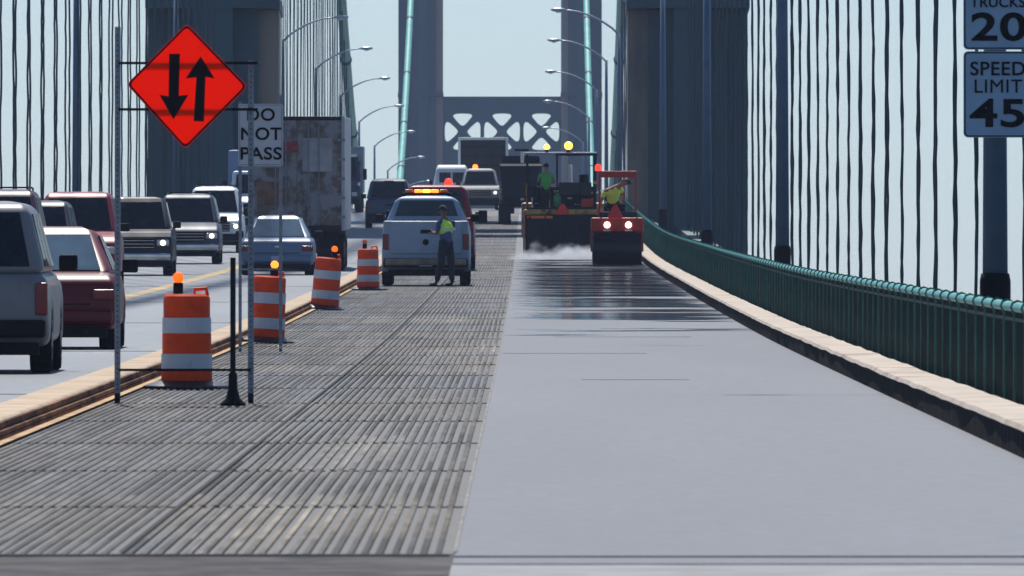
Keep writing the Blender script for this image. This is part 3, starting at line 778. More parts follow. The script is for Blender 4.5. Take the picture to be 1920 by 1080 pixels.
    # lights
    for i, x in enumerate((-1, 1)):
        hl = lit[i] if len(lit) > i else False
        hx = x*(W2-.24)
        obj('headlight', B(hx-.17, hx+.17, f-.14, f+.012, hz*.66, hz*.66+.17), M['headlens'], root, bevel=.03)
        if hl: obj('headlight_glint', L([(.001,0),(.07,0),(.075,.012),(.001,.016)], (hx, f+.012, hz*.66+.085), 14, 'y'), M['headlit_glint'], root)  # sun glint on the headlight, added as a glowing disc
        tx = x*(W2-.10)
        if kind == 'sedan': obj('tail_light', B(tx-.22 if x>0 else tx-.085, tx+.085 if x>0 else tx+.22, b-.012, b+.2, hb*.66, hb*.66+.15), M['tail'], root, bevel=.025)
        else: obj('tail_light', B(tx-.075, tx+.072, b-.012, b+.12, hb*.58, hb*.58+.38), M['tail'], root, bevel=.02)
    if kind == 'sedan':
        obj('boot_seam', B(-W2*.62, W2*.62, b-.006, b+.05, hb*.60, hb*.60+.018), M['black'], body)
        obj('badge', B(-.07, .07, b-.010, b+.05, hb*.76, hb*.76+.05), M['chrome'], body)
        for x in (-1, 1): obj('exhaust_pipe', L([(.035,-.05),(.035,.2)], (x*W2*.55, b, gc-.02), 10, 'y'), M['dark'], root)
    if kind == 'suv':
        obj('rear_wiper', T([(0,b+.02,hb*1.06),(W2*.38,b+.07,hb*1.16)], .012, 5), M['black'], rw)
        obj('hatch_seam', B(-W2*.72, W2*.72, b-.004, b+.06, hb*.50, hb*.50+.02), M['black'], body)
        obj('brake_light', B(-.2, .2, r0-.06, r0+.02, Ht-.07, Ht-.03), M['tail'], body)
    if not away: obj('fog_lamps_trim', B(-W2*.6, W2*.6, f+.0701, f+.078, gc+.10, gc+.15), M['chrome'] if trim == 'chrome' else M['black'], root)
    gr = obj('grille', B(-W2*.55, W2*.55, f-.1, f+.008, hz*.58, hz*.58+.24*Ht/1.6), M['black'], root, bevel=.02)
    bm = new()
    for k in range(3):
        z = hz*.58+.05+k*.07*Ht/1.6; box(bm, -W2*.53, W2*.53, f+.006, f+.014, z, z+.016)
    obj('grille_bars', bm, M['chrome'], gr)
    bt = {'black':M['black'],'chrome':M['chrome'],'body':pt}[trim]
    obj('front_bumper', B(-W2*.97, W2*.97, f-.15, f+.07, gc+.06, gc+.06+.17*Ht/1.6), bt, root, bevel=.05)
    rb = obj('rear_bumper', B(-W2*.95, W2*.95, b-.10, b+.15, gc+.10, gc+.10+.17*Ht/1.6), bt, root, bevel=.04)
    obj('skirt', B(-W2*.86, W2*.86, b+.12, f-.12, gc-.10, gc+.05), M['black'], root)
    obj('license_plate', B(-.16, .16, b-.115, b-.1005, gc+.13, gc+.27), M['plate'], rb)
    for x in (-1, 1):
        obj('mirror', B(x*(W2+.10)-.11, x*(W2+.10)+.11, y1-.35, y1-.22, hb*1.02, hb*1.02+.19), M['black'], root, bevel=.03)
    if kind != 'sedan' :
        obj('door_handle', B(-.14,.14,b-.02,b-.001,hb*.80,hb*.80+.05), M['black'], root)
    if roofrack:
        for x in (-1, 1): obj('roof_rail', T([(x*wt*.85,r0+.2,zt),(x*wt*.85,r0+.3,zt+.06),(x*wt*.85,r1-.3,zt+.06),(x*wt*.85,r1-.2,zt)], .018, 6), M['black'], root)
        obj('roof_rail', T([(-wt*.85,r0+.7,zt+.07),(wt*.85,r0+.7,zt+.07)], .018, 6), M['black'], root)
    return root
def vy(py, Ln, kind='suv'): return YofPx(py)+Ln/2-.5
# away lane, left of the median
YA = vy(700, 4.8)
r_ = vehicle('suv', 'silver SUV seen from behind at the left edge, nearest vehicle', 'SUV', -6.50, YA, P_SILVER, 1.98, 1.96, True, trim='black')
YB = vy(655, 4.6)
vehicle('sedan', 'cherry red car seen from behind, just ahead of the silver SUV', 'car', -6.60, YB, P_RED, 1.88, 1.66, True, glass='glass_pale', trim='body')
YC = vy(516, 4.7)
vehicle('sedan', 'pale silver sedan seen from behind, following the semi trailer', 'car', -6.80, YC, paint('pale_slate_paint', (.13,.19,.29)), 1.98, 1.60, True, glass='glass_pale', trim='body')
YD = vy(428, 4.7)
vehicle('suv', 'grey SUV with dark window far ahead, left of the white pickup roof', 'SUV', -5.68, YD, P_SLATE, 1.95, 2.0, True, trim='black')
# oncoming lane
def onc(kind, label, cat, s, pt, Wd, Ht, lit=(False,False), xr=-9.6, **k):
    Y = FPX/s+2.3
    return vehicle(kind, label, cat, xr-Wd/2, Y, pt, Wd, Ht, False, lit=lit, **k)
onc('suv', 'dark plum SUV with roof rails at the far left edge', 'SUV', 95, P_MAROON, 1.95, 2.28, roofrack=True, xr=-9.55)
onc('suv', 'small charcoal car just right of the plum SUV, facing the camera', 'car', 88, P_DARK, 1.85, 2.05, xr=-9.62)
onc('suv', 'raspberry red SUV facing the camera behind the charcoal car', 'SUV', 81, P_REDB, 2.02, 2.24, xr=-9.45)
onc('pickup', 'midnight blue pickup facing the camera with a sun glint on one headlight', 'pickup', 69.3, P_BLUE, 2.05, 2.10, lit=(True,False), trim='chrome')
onc('suv', 'steel grey SUV facing the camera, behind the blue pickup', 'SUV', 61.2, P_GREY, 2.02, 2.12, lit=(True,False), trim='chrome', roofrack=True, xr=-9.42)
onc('suv', 'white SUV facing the camera behind the steel grey SUV', 'SUV', 55.5, P_WHITE, 1.98, 2.20, lit=(True,False), roofrack=True)

def axle_pair(root, y, Wd, r=.5):
    for x in (-1, 1): wheel(root, x*(Wd/2-.30), y, r, .52)
# semi trailer
TRM = mat('weathered_trailer_door', (.145,.118,.105), .8, var=.5, nscale=2.6, spec=.2, dirt=(.24,.24,.26), dscale=1.3, dlo=.48, dhi=.56)
TRR = mat('rusty_door_patch', (.16,.09,.06), .8, var=.5, nscale=3)
Y = YofPx(508); X = pxX(557, Y); s = sc(Y)
root = empty('semi_trailer', (X, Y, G(Y)), 'tall weathered semi trailer seen from behind, ahead of the silver sedan', 'semi trailer', 'vehicles queueing on the bridge', rot=(math.atan(slope(Y)),0,0))
Hh = (508-218)/s; WT = 178/s
obj('box', B(-WT/2, WT/2, .05, 14.0, 1.15, Hh), mat('trailer_side', (.42,.44,.47), .5, var=.1), root, bevel=.03)
for x in (-1, 1):
    d = obj('rear_door', B(min(x*.01,x*(WT/2-.09)), max(x*.01,x*(WT/2-.09)), 0.0, .052, 1.30, Hh-.12), TRM, root)
    for q in (.32, .62): obj('lock_rod', T([(x*q,-.03,1.3),(x*q,-.03,Hh-.14)], .02, 6), M['galv'], d)
    for k in range(5): obj('hinge', B(x*(WT/2-.09)-.11, x*(WT/2-.09)+.11, -.012, .02, 1.5+k*.55, 1.58+k*.55), M['galv'], d)
    obj('door_frame', B(min(x*(WT/2-.088),x*WT/2), max(x*(WT/2-.088),x*WT/2), -.01, .049, 1.15, Hh), mat('frame_paint', (.36,.38,.42), .5), root)
    obj('mud_flap', B(x*.85-.3, x*.85+.3, 1.0, 1.02, .25, 1.1), M['black'], root)
    obj('tail_light', L([(.001,-.02),(.06,-.02),(.06,.02)], (x*1.0,-.0,1.22), 12, 'y'), M['tail'], root)
obj('header', B(-WT/2+.088, WT/2-.088, -.008, .048, Hh-.118, Hh-.002), M['dark'], root)
obj('sill', B(-WT/2+.088, WT/2-.088, -.03, .048, 1.15, 1.298), M['dark'], root)
obj('red_placard', B(-.42, .02, -.02, -.001, Hh-1.02, Hh-.72), mat('faded_red_print', (.25,.03,.03), .7, var=.6, nscale=9), root)
obj('pale_placard', B(.15, 1.0, -.02, -.001, Hh-1.58, Hh-.62), mat('pale_placard', (.30,.30,.33), .6, var=.3, nscale=2), root)
obj('rust_patch', B(-1.15, -.35, -.014, -.001, 1.9, 2.55), TRR, root)
obj('underride_guard', B(-1.15, 1.15, .0, .08, .5, .62), M['dark'], root)
for x in (-.55,.55): obj('guard_upright', B(x-.05,x+.05,.0,.08,.62,1.15), M['dark'], root)
for y in (1.6, 2.9): axle_pair(root, y, WT)
obj('tractor_cab', B(-1.2,1.2,14.6,17.2,.7,3.3), P_BLUE, root, bevel=.15)
for y in (13.2, 16.5): axle_pair(root, y, 2.5)

def box_truck(name, label, X, Y, Wd, Hbox, Hcab, pt, bpt, away=False, cat='truck', lit=()):
    root = empty(name, (X, Y, G(Y)), label, cat, 'vehicles queueing on the bridge', rot=((1 if away else -1)*math.atan(slope(Y)),0,0 if away else math.pi))
    bm = new(); prism_x(bm, [(2.0,.5),(4.6,.5),(4.65,1.25),(4.4,1.45),(3.7,1.55),(3.25,Hcab),(2.0,Hcab)], lambda z: Wd*.46 if z < 1.6 else Wd*.41)
    obj('cab', bm, pt, root, bevel=.07)
    bm = new(); quadslab(bm, [(Wd*.38,3.66,1.62),(-Wd*.38,3.66,1.62),(-Wd*.35,3.33,Hcab-.14),(Wd*.35,3.33,Hcab-.14)], .02); obj('windscreen', bm, M['glass'], root)
    g_ = obj('grille', B(-.55,.55,4.6,4.69,.75,1.25), M['black'], root)
    obj('front_bumper', B(-Wd*.47,Wd*.47,4.55,4.78,.4,.68), M['dark'], root, bevel=.04)
    for x in (-1,1):
        obj('headlight', B(x*.9-.13,x*.9+.13,4.6,4.67,.8,1.0), M['headlens'], root, bevel=.02)
        obj('mirror', B(x*(Wd/2+.1)-.09,x*(Wd/2+.1)+.09,3.4,3.5,1.6,2.15), M['black'], root, bevel=.02)
        obj('side_window', B(x*Wd*.43-.03,x*Wd*.43+.03,2.4,3.25,1.7,Hcab-.3), M['glass'], root)
        wheel(root, x*(Wd/2-.2), 3.9, .46, .3); wheel(root, x*(Wd/2-.25), -2.2, .46, .42)
    obj('cargo_box', B(-Wd/2,Wd/2,-4.2,1.9,.95,Hbox), bpt, root, bevel=.05)
    obj('chassis', B(-.5,.5,-4.0,4.4,.5,.9), M['dark'], root)
    return root
box_truck('box_truck', 'white box truck facing the camera, half hidden behind the DO NOT PASS sign', -10.45, 530, 2.4, 3.30, 2.5, P_WHITE, paint('box_blue', (.17,.24,.38)))
bt = box_truck('box_truck', 'pale grey truck facing the camera, right of the semi trailer', -9.35, 668, 2.6, 3.25, 2.8, P_GREY, mat('dull_box', (.30,.33,.38), .6))
obj('sun_visor', B(-1.0,1.0,3.3,3.5,2.72,2.86), P_WHITE, bt, bevel=.03)

# white work pickup in the closed lane, and the red one ahead of it
YP = vy(536, 5.6)
wp = vehicle('pickup', 'white work pickup with amber light bar, parked in the closed lane', 'pickup', -2.44, YP, P_PWHITE, 2.14, 2.14, True, group='work vehicles in the closed lanes', trim='black', glass='glass_mid', belt=.705, tumble=.70, hood=.62)
hb = .705*2.14; b = -2.8
obj('tailgate', B(-.86,.86,b-.03,b-.002,.78,hb*1.03), P_PWHITE, wp, bevel=.02)
obj('tailgate_emblem', L([(.001,-.02),(.075,-.02),(.075,0),(.001,0)], (0,b-.03,hb*.70), 16, 'y'), M['black'], wp)
obj('tailgate_handle', B(-.13,.13,b-.05,b-.031,hb*.84,hb*.84+.09), M['black'], wp)
obj('rear_step', B(-.98,.98,b-.14,b-.101,.50,.66), mat('dirty_chrome', (.2,.17,.13), .5, .5, var=.4), wp, bevel=.02)
lb = obj('light_bar', B(-.62,.62,.0,.26,2.16,2.25), M['black'], wp, bevel=.02)
for x in (-.42,-.2,.0,.2,.42): obj('lens', B(x-.1,x+.09,-.01,.27,2.25,2.33), M['amberlit'] if abs(x) < .15 else M['orangelit'] if abs(x) < .3 else M['amber'], lb, bevel=.02)
YQ = YP+62
rp = vehicle('pickup', 'red pickup mostly hidden ahead of the white work pickup', 'pickup', -2.62, YQ, P_REDB, 2.25, 2.42, True, group='work vehicles in the closed lanes', trim='black')
for x in (-1,1):
    m_ = obj('towing_mirror', B(x*1.34-.13,x*1.34+.13,1.15,1.3,1.35,1.72), M['black'], rp, bevel=.04)
    obj('mirror_arm', T([(x*1.0,1.2,1.45),(x*1.25,1.2,1.5)], .03, 6), M['black'], m_)
obj('beacon', L([(.001,0),(.12,0),(.12,.1),(.08,.2),(.001,.22)], (.35,.3,2.43), 14), M['redlit'], rp)

# far work group on the crest
YW = 700.
sw2 = vehicle('pickup', 'silver work pickup facing the camera with orange beacon, before the dark dump truck', 'pickup', -2.42, YW, P_SILVER, 2.05, 2.10, False, group='work vehicles in the closed lanes', lit=(True,False), trim='black')
bc = obj('beacon', L([(.001,0),(.13,0),(.14,.14),(.09,.24),(.001,.25)], (.25,.3,2.10), 14), M['orangelit'], sw2)
DK = mat('dump_tailgate', (.018,.016,.014), .8, var=.5, nscale=1.5)
root = empty('dump_truck', (-2.38, 735, G(735)), 'dump truck with dark open box and pale rim, behind the silver work pickup', 'dump truck', 'work vehicles in the closed lanes', rot=(math.atan(slope(735)),0,0))
obj('dump_body', B(-1.22,1.22,0,6.2,1.1,3.72), DK, root)
for x in (-1,1): obj('body_rim', B(min(x*1.221,x*1.36),max(x*1.221,x*1.36),-.05,6.2,1.0,3.86), P_WHITE, root, bevel=.02)
obj('body_rim', B(-1.219,1.219,-.05,.12,3.721,3.87), P_WHITE, root, bevel=.02)
obj('cab', B(-1.2,1.2,6.6,8.8,.7,3.0), P_WHITE, root, bevel=.12)
for y in (1.3,2.7,7.8): axle_pair(root, y, 2.5)
bm = new()
for k in range(5): box(bm, -1.2,1.2,-.03,-.001,1.3+k*.5,1.38+k*.5)
obj('tailgate_ribs', bm, M['dark'], root)
# white van
vn = empty('white_van', (-4.05, 728, G(728)), 'white van with rounded roof, left of the dark dump truck', 'van', 'work vehicles in the closed lanes', rot=(math.atan(slope(728)),0,0))
bm = new(); prism_x(bm, [(-.0,.4),(-.0,1.2),(.1,2.1),(.4,2.35),(3.6,2.35),(4.4,1.4),(5.2,1.15),(5.3,.4)], lambda z: 1.02-.24*max(0,(z-1.0)/1.35)**1.6)
obj('body', bm, P_WHITE, vn, bevel=.12, seg=3)
for x in (-1,1):
    wheel(vn, x*.86, 1.0, .36, .24); wheel(vn, x*.86, 4.3, .36, .24)
    obj('rear_window', B(min(x*.06,x*.66),max(x*.06,x*.66),.02,.07,1.4,1.95), M['glass'], vn)
    obj('tail_light', B(x*.93-.05,x*.93+.05,-.02,.06,.9,1.2), M['tail'], vn)
    obj('mirror', B(x*1.14-.09,x*1.14+.09,3.9,4.0,1.2,1.55), M['black'], vn, bevel=.02)
# supply truck in front of the paver, dark
root = empty('asphalt_supply_truck', (-.25, 575, G(575)), 'dark supply truck with upright exhaust, just left of the paver canopy', 'truck', 'work vehicles in the closed lanes', rot=(math.atan(slope(575)),0,0))
bm = new(); prism_x(bm, [(0,1.2),(-.3,2.5),(5,2.6),(5,1.1)], lambda z: .78+.08*(z-1)); obj('dump_body', bm, M['dark'], root, bevel=.03)
obj('cab', B(-.8,.8,5.3,7.4,.7,2.9), M['dark'], root, bevel=.1)
ex = obj('exhaust_pipe', T([(.05,4.9,1.0),(.05,4.9,3.1)], .09, 10), M['chrome'], root); obj('rain_cap', B(-.28,.34,4.7,5.1,3.1,3.2), M['dark'], ex, bevel=.03)
for y in (1.0,2.2,6.4): axle_pair(root, y, 2.0)
# orange compact machine
root = empty('compact_loader', (-.22, 655, G(655)), 'small orange loader with a lit lamp, left of the paver', 'loader', 'work vehicles in the closed lanes')
obj('body', B(-.48,.48,0,1.9,.55,1.35), P_ORANGE, root, bevel=.12, seg=3)
obj('hood', B(-.36,.36,-.25,.5,.7,1.2), P_ORANGE, root, bevel=.1)
for x in (-1,1):
    wheel(root, x*.52, .35, .42, .26); wheel(root, x*.52, 1.5, .42, .26)
    obj('lamp', L([(.001,0),(.09,0),(.09,-.03),(.001,-.04)], (x*.25,-.25,.95), 12, 'y'), M['headlit_glint'] if x > 0 else M['headlens'], root)
    obj('cage_post', B(x*.42-.03,x*.42+.03,.5,.56,1.3,2.25), M['dark'], root)
obj('cage_roof', B(-.48,.48,.3,1.7,2.25,2.33), M['dark'], root); obj('seat', B(-.22,.22,.9,1.3,1.35,1.75), M['black'], root, bevel=.05)

# ------------------------------------------------------------------ paver
Y = YofPx(477); s = sc(Y); X = pxX(1056, Y)
pv = empty('asphalt_paver', (X, Y, G(Y)), 'large asphalt paver with canopy frame and two amber beacons, laying the lane', 'paver', 'work vehicles in the closed lanes', rot=(math.atan(slope(Y)),0,0))
SCREED = mat('black_screed', (.008,.010,.014), .75, var=.4, nscale=2, spec=.2)
obj('screed', B(-1.27,1.27,-.1,.55,.05,1.32), SCREED, pv, bevel=.03)
obj('end_gate', B(-1.34,-1.275,-.2,1.2,.02,1.45), mat('pink_faded_paint', (.45,.12,.10), .7, var=.3), pv)
obj('end_gate', B(1.275,1.34,-.2,1.2,.02,1.45), M['dark'], pv)
obj('walkway', B(-1.25,1.25,-.35,-.101,.28,.34), M['dark'], pv)
sb = obj('screed_beam', B(-1.3,1.3,-.06,.5,1.325,1.50), P_YELL, pv, bevel=.03)
obj('engine_hood', B(-1.05,1.1,1.0,4.0,1.4,2.25), M['dark'], pv, bevel=.06)
obj('control_panel', B(-.15,.95,.75,.99,1.95,2.40), mat('panel_black', (.01,.01,.01), .6), pv, bevel=.03)
random.seed(4); BR = mat('brass_fittings', (.55,.40,.18), .4, .5, var=.4, nscale=8)
for k in range(9):
    x = -1.0+k*.23; z = random.uniform(1.55,2.1); obj('hydraulic_fitting', B(x, x+.16, .93, .998, z, z+random.uniform(.03,.09)), BR, pv)
for x in (-.9,-.3,.4): obj('hose', T([(x,.6,1.5),(x+.1,.5,1.75),(x+.15,.7,2.0),(x+.05,.98,2.1)], .03, 6), M['black'], pv)
obj('operator_seat', B(-.82,-.38,.5,.95,1.55,2.1), M['black'], pv, bevel=.06)
obj('platform', B(-1.25,1.25,.3,1.0,1.5,1.56), M['dark'], pv)
for x, yy, w in ((-1.2,.7,.035),(1.06,.7,.055),(-.2,2.6,.03),(1.06,3.2,.05),(-1.2,3.2,.04)):
    obj('canopy_post', B(x-w,x+w,yy-w,yy+w,1.4,3.33), M['dark'], pv)
cn = obj('canopy', B(-1.28,1.14,.55,3.4,3.33,3.41), mat('canopy_steel', (.30,.33,.40), .5), pv, bevel=.02)
obj('canopy_edge', B(-.25,1.15,.50,.549,3.29,3.36), M['dark'], cn)
for x, r in ((-.55,.095),(.18,.14)):
    bcn = obj('beacon', L([(.001,0),(.07,0),(.07,.08),(.001,.09)], (x,.8,3.41), 12), M['black'], pv)
    bm = new(); bmesh.ops.create_uvsphere(bm, u_segments=12, v_segments=8, radius=r)
    for v_ in bm.verts: v_.co += Vector((x,.8,3.50+r*.9))
    obj('lens', bm, M['amberlit'], bcn, smooth=True)
tri = [(-.20,0),(.20,0),(.23,.05),(.05,.36),(-.05,.36),(-.23,.05)]
SMV = mat('slow_moving_orange', (.75,.03,.01), .6, emit=(1,.05,.01), estr=.0)
obj('slow_vehicle_triangle', poly_slab([(x-.02,z+1.33) for x,z in tri], -.13,-.10), SMV, pv)
obj('hopper', B(-1.4,1.4,4.2,6.2,.5,1.7), P_YELL, pv, bevel=.08)
for x in (-1,1): obj('track', B(min(x*.75,x*1.15),max(x*.75,x*1.15),.9,4.4,.02,.8), M['tyre'], pv, bevel=.15)
for x in (-1.22, -.45, .55): obj('handrail', T([(x,.32,1.56),(x,.32,2.35),(x+.0,.98,2.35),(x,.98,1.56)], .025, 6), P_YELL if x < 0 else M['dark'], pv)
obj('side_console', B(-1.2,-.9,.35,.7,1.9,2.3), M['black'], pv, bevel=.04); obj('tool_box', B(.6,1.0,.35,.68,1.56,1.86), P_MRED, pv, bevel=.03)
obj('gas_bottle', L([(.001,0),(.12,.02),(.13,.35),(.07,.45),(.001,.5)], (-.2,.5,1.56), 14), mat('bottle_green', (.03,.22,.07), .4), pv, smooth=True)
obj('air_cleaner', L([(.001,0),(.16,0),(.16,.4),(.001,.42)], (.7,1.6,2.25), 14), M['black'], pv); obj('exhaust_stack', T([(.25,1.8,2.2),(.25,1.8,3.0)], .06, 8), M['chrome'], pv)
obj('sweep_light', L([(.001,-.03),(.06,-.03),(.06,.03),(.001,.03)], (1.08,.6,2.4), 10, 'y'), M['amber'], pv)
for x in (-1.0, 1.0): obj('hydraulic_ram', T([(x,.2,.5),(x,.9,1.9)], .05, 8), M['chrome'], pv)
for k in range(5): obj('screed_rib', B(-1.15+k*.52,-1.08+k*.52,-.125,-.101,.36,1.28), M['dark'], pv)
obj('warning_stripe', B(-1.2,-.35,-.125,-.101,1.20,1.29), M['amber'], pv)
# ------------------------------------------------------------------ roller
Y2 = YofPx(497); s = sc(Y2); X = pxX(1157.5, Y2)
rl = empty('tandem_roller', (X, Y2+.5, G(Y2+.5)), 'red tandem roller with two lit lamps, driving beside the railing', 'roller', 'work vehicles in the closed lanes', rot=(math.atan(slope(Y2)),0,0))
RD = mat('wet_steel_drum', (.010,.011,.013), .35, .3, var=.3)
for yy in (0, 2.6):
    dr = obj('drum', L([(.001,-.75),(.44,-.75),(.47,-.73),(.47,.73),(.44,.75),(.001,.75)], (0,yy,.47), 40, 'x'), RD, rl)
    for x in (-1,1): obj('fork', B(min(x*.76,x*.80),max(x*.76,x*.80),yy-.2,yy+.2,.4,1.0), P_MRED, rl)
obj('frame', B(-.80,.80,-.42,.5,1.0,1.44), P_MRED, rl, bevel=.05)
obj('frame', B(-.72,.72,.52,3.1,.78,1.36), P_MRED, rl, bevel=.06)
obj('scraper', B(-.74,.74,-.50,-.44,.78,.98), M['black'], rl)
for x in (-.31,.34):
    hl = obj('lamp', L([(.001,-.04),(.09,-.04),(.1,.02),(.001,.04)], (x,-.44,1.22), 16, 'y'), M['headlit_glint'], rl)
    obj('tow_eye', B(x-.11,x+.11,-.46,-.421,1.03,1.07), M['paper'], rl)
obj('slow_vehicle_triangle', poly_slab([(x*1.0-.06,z*1.15+1.42) for x,z in tri], -.47,-.44), SMV, rl)
obj('seat', B(-.25,.25,.55,1.0,1.38,1.75), M['black'], rl, bevel=.06)
obj('seat', B(-.25,.25,.5,.6,1.75,1.86), M['black'], rl, bevel=.04)
for x in (-.54,.56):
    obj('rollbar_post', B(x-.03,x+.03,.1,.16,1.44,2.82), P_MRED, rl)
obj('rollbar_beam', B(-.57,.60,.08,.18,2.66,2.86), P_MRED, rl, bevel=.02)
obj('beacon', L([(.001,0),(.09,0),(.1,.12),(.06,.2),(.001,.21)], (-.58,.12,2.86), 12), M['redlit'], rl)
obj('water_tank', B(-.55,.60,-.1,.5,1.45,1.62), M['navy'], rl, bevel=.05)
obj('steering_column', T([(0,1.7,1.2),(0,1.45,1.95)], .04, 8), M['black'], rl)

# ------------------------------------------------------------------ people
def skin(name, nodes, edges, m, parent, root=None, sub=2):
    keys = list(nodes); me = bpy.data.meshes.new(name)
    me.from_pydata([nodes[k][:3] for k in keys], [(keys.index(a), keys.index(b)) for a, b in edges], [])
    o = link(name, me, m, parent)
    sk = o.modifiers.new('skin', 'SKIN'); sk.use_smooth_shade = True; sk.branch_smoothing = .6
    for i, k in enumerate(keys):
        r = nodes[k][3]; r2 = nodes[k][4] if len(nodes[k]) > 4 else r
        me.skin_vertices[0].data[i].radius = (r, r2)
        me.skin_vertices[0].data[i].use_root = (k == (root or keys[0]))
    sb = o.modifiers.new('sub', 'SUBSURF'); sb.levels = sub; sb.render_levels = sub
    return o
def skinlayer(me):
    if not me.skin_vertices: me.skin_vertices.new()
def person(loc, label, J, vest, trousers, shirt, headgear=None, facing=(0,-1), skinm='skin', rotz=0, tape=True, scale=1.0, group='road workers', bulk=1.0):
    """J: joint name -> (x,y,z) in metres, feet at z 0. facing: unit vector the face looks to"""
    root = empty('person', loc, label, 'person', group, rot=(0,0,rotz), scale=(scale,)*3)
    V = {k: Vector(v) for k, v in J.items()}
    rad = dict(pelvis=(.15,.115), waist=(.13,.10), chest=(.165,.115), neck=(.055,.055), head=(.07,.08), crown=(.062,.075))
    nodes = {}; E = []
    def add(k, r): nodes[k] = (*V[k], *(r if isinstance(r, tuple) else (r,r)))
    for k in ('pelvis','waist','chest','neck','head','crown'): add(k, rad[k])
    E += [('pelvis','waist'),('waist','chest'),('chest','neck'),('neck','head'),('head','crown')]
    for s in 'LR':
        add('sh'+s, .065); add('el'+s, .045); add('wr'+s, .030); add('hip'+s, .095); add('kn'+s, .062); add('an'+s, .042)
        E += [('chest','sh'+s),('sh'+s,'el'+s),('el'+s,'wr'+s),('pelvis','hip'+s),('hip'+s,'kn'+s),('kn'+s,'an'+s)]
        f = Vector((*facing,0)).normalized() if ('toe'+s) not in V else None
        # palm and five fingers
        d = (V['wr'+s]-V['el'+s]).normalized(); side = d.cross(Vector((0,0,1)))
        if side.length < .2: side = d.cross(Vector((0,1,0)))
        side.normalize(); nrm = side.cross(d).normalized()
        pm = V['wr'+s]+d*.06; nodes['pm'+s] = (*pm, .035, .018); E.append(('wr'+s,'pm'+s))
        for i, (o_, ln) in enumerate(((-.030,.060),(-.010,.075),(.010,.070),(.030,.052))):
            k0 = V['wr'+s]+d*.09+side*o_; k1 = k0+d*ln*.55-nrm*.012; k2 = k0+d*ln*.85-nrm*.045
            for q, p in enumerate((k0,k1,k2)): nodes['f%s%d%d' % (s,i,q)] = (*p, .009-.001*q)
            E += [('pm'+s,'f%s%d0' % (s,i)),('f%s%d0' % (s,i),'f%s%d1' % (s,i)),('f%s%d1' % (s,i),'f%s%d2' % (s,i))]
        t0 = V['wr'+s]+d*.045-side*.045; t1 = t0+d*.035-side*.015-nrm*.02
        nodes['t%s0' % s] = (*t0, .011); nodes['t%s1' % s] = (*t1, .009); E += [('pm'+s,'t%s0' % s),('t%s0' % s,'t%s1' % s)]
    body = skin('body', nodes, E, M[skinm], root, 'pelvis')
    # head details
    f = Vector((*facing,0)).normalized(); hc = (V['head']+V['crown'])/2; up = (V['crown']-V['neck']).normalized(); sd = f.cross(up).normalized()
    bm = new(); bmesh.ops.create_uvsphere(bm, u_segments=14, v_segments=10, radius=1)
    for v_ in bm.verts: c = v_.co.copy(); v_.co = hc+sd*c.x*.076+f*c.y*.094+up*(c.z*.115-.005)
    obj('head', bm, M[skinm], root, smooth=True)
    bm = new(); tube(bm, [hc+f*.088+up*.015, hc+f*.113-up*.02, hc+f*.09-up*.03], [.008,.014,.01], 6); obj('nose', bm, M[skinm], root, smooth=True)
    for q in (-1,1):
        bm = new(); bmesh.ops.create_uvsphere(bm, u_segments=8, v_segments=6, radius=.011)
        for v_ in bm.verts: v_.co += hc+f*.084+sd*.03*q+up*.012
        obj('eye', bm, M['sign_black'], root)
        bm = new(); bmesh.ops.create_uvsphere(bm, u_segments=8, v_segments=6, radius=1)
        for v_ in bm.verts: c = v_.co.copy(); v_.co = hc+sd*(.077*q+c.x*.01)+f*c.y*.02+up*c.z*.032
        obj('ear', bm, M[skinm], root)
    bm = new(); tube(bm, [hc+f*.084-up*.05-sd*.022, hc+f*.09-up*.053, hc+f*.084-up*.05+sd*.022], .005, 5); obj('mouth', bm, M['tail'], root)
    bm = new(); bmesh.ops.create_uvsphere(bm, u_segments=14, v_segments=10, radius=1)
    for v_ in bm.verts:
        c = v_.co.copy(); c.z = max(c.z, -.1 if c.y < 0 else .25); v_.co = hc-f*.008+sd*c.x*.084+f*c.y*.098+up*(c.z*.122)
    obj('hair', bm, M['hair'], root, smooth=True)
    if headgear:
        bm = new(); bmesh.ops.create_uvsphere(bm, u_segments=16, v_segments=10, radius=1)
        for v_ in bm.verts:
            c = v_.co.copy(); c.z = max(c.z, .12); v_.co = hc+sd*c.x*.095+f*c.y*.112+up*(c.z*.135)
        cap = obj('cap', bm, M[headgear], root, smooth=True)
        bm = new(); q = [hc+f*.08+up*.02-sd*.07, hc+f*.08+up*.02+sd*.07, hc+f*.19+up*.0+sd*.045, hc+f*.19+up*.0-sd*.045]
        hexa(bm, [p-up*.006 for p in q]+[p+up*.006 for p in q]); obj('cap_peak', bm, M[headgear], cap)
    # clothes
    N2 = {'pelvis':(*(V['pelvis']+Vector((0,0,-.0))), .165,.13)}
    E2 = []
    for s in 'LR':
        N2['hip'+s] = (*V['hip'+s], .118); N2['kn'+s] = (*V['kn'+s], .084); N2['an'+s] = (*(V['an'+s]+(V['kn'+s]-V['an'+s])*.05), .066)
        E2 += [('pelvis','hip'+s),('hip'+s,'kn'+s),('kn'+s,'an'+s)]
    N2['wa'] = (*(V['pelvis']*.2+V['waist']*.8), .150); E2.append(('pelvis','wa'))
    skin('trousers', N2, E2, M[trousers], root)
    N3 = {'waist':(*V['waist'], .158), 'chest':(*V['chest'], .175,.135), 'nk':(*(V['chest']*.35+V['neck']*.65), .07)}; E3 = [('waist','chest'),('chest','nk')]
    N3['lo'] = (*(V['pelvis']*1.5-V['waist']*.5), .170); E3.append(('lo','waist'))
    for s in 'LR':
        N3['sh'+s] = (*V['sh'+s], .076); N3['el'+s] = (*(V['sh'+s]*.2+V['el'+s]*.8), .056); E3 += [('chest','sh'+s),('sh'+s,'el'+s)]
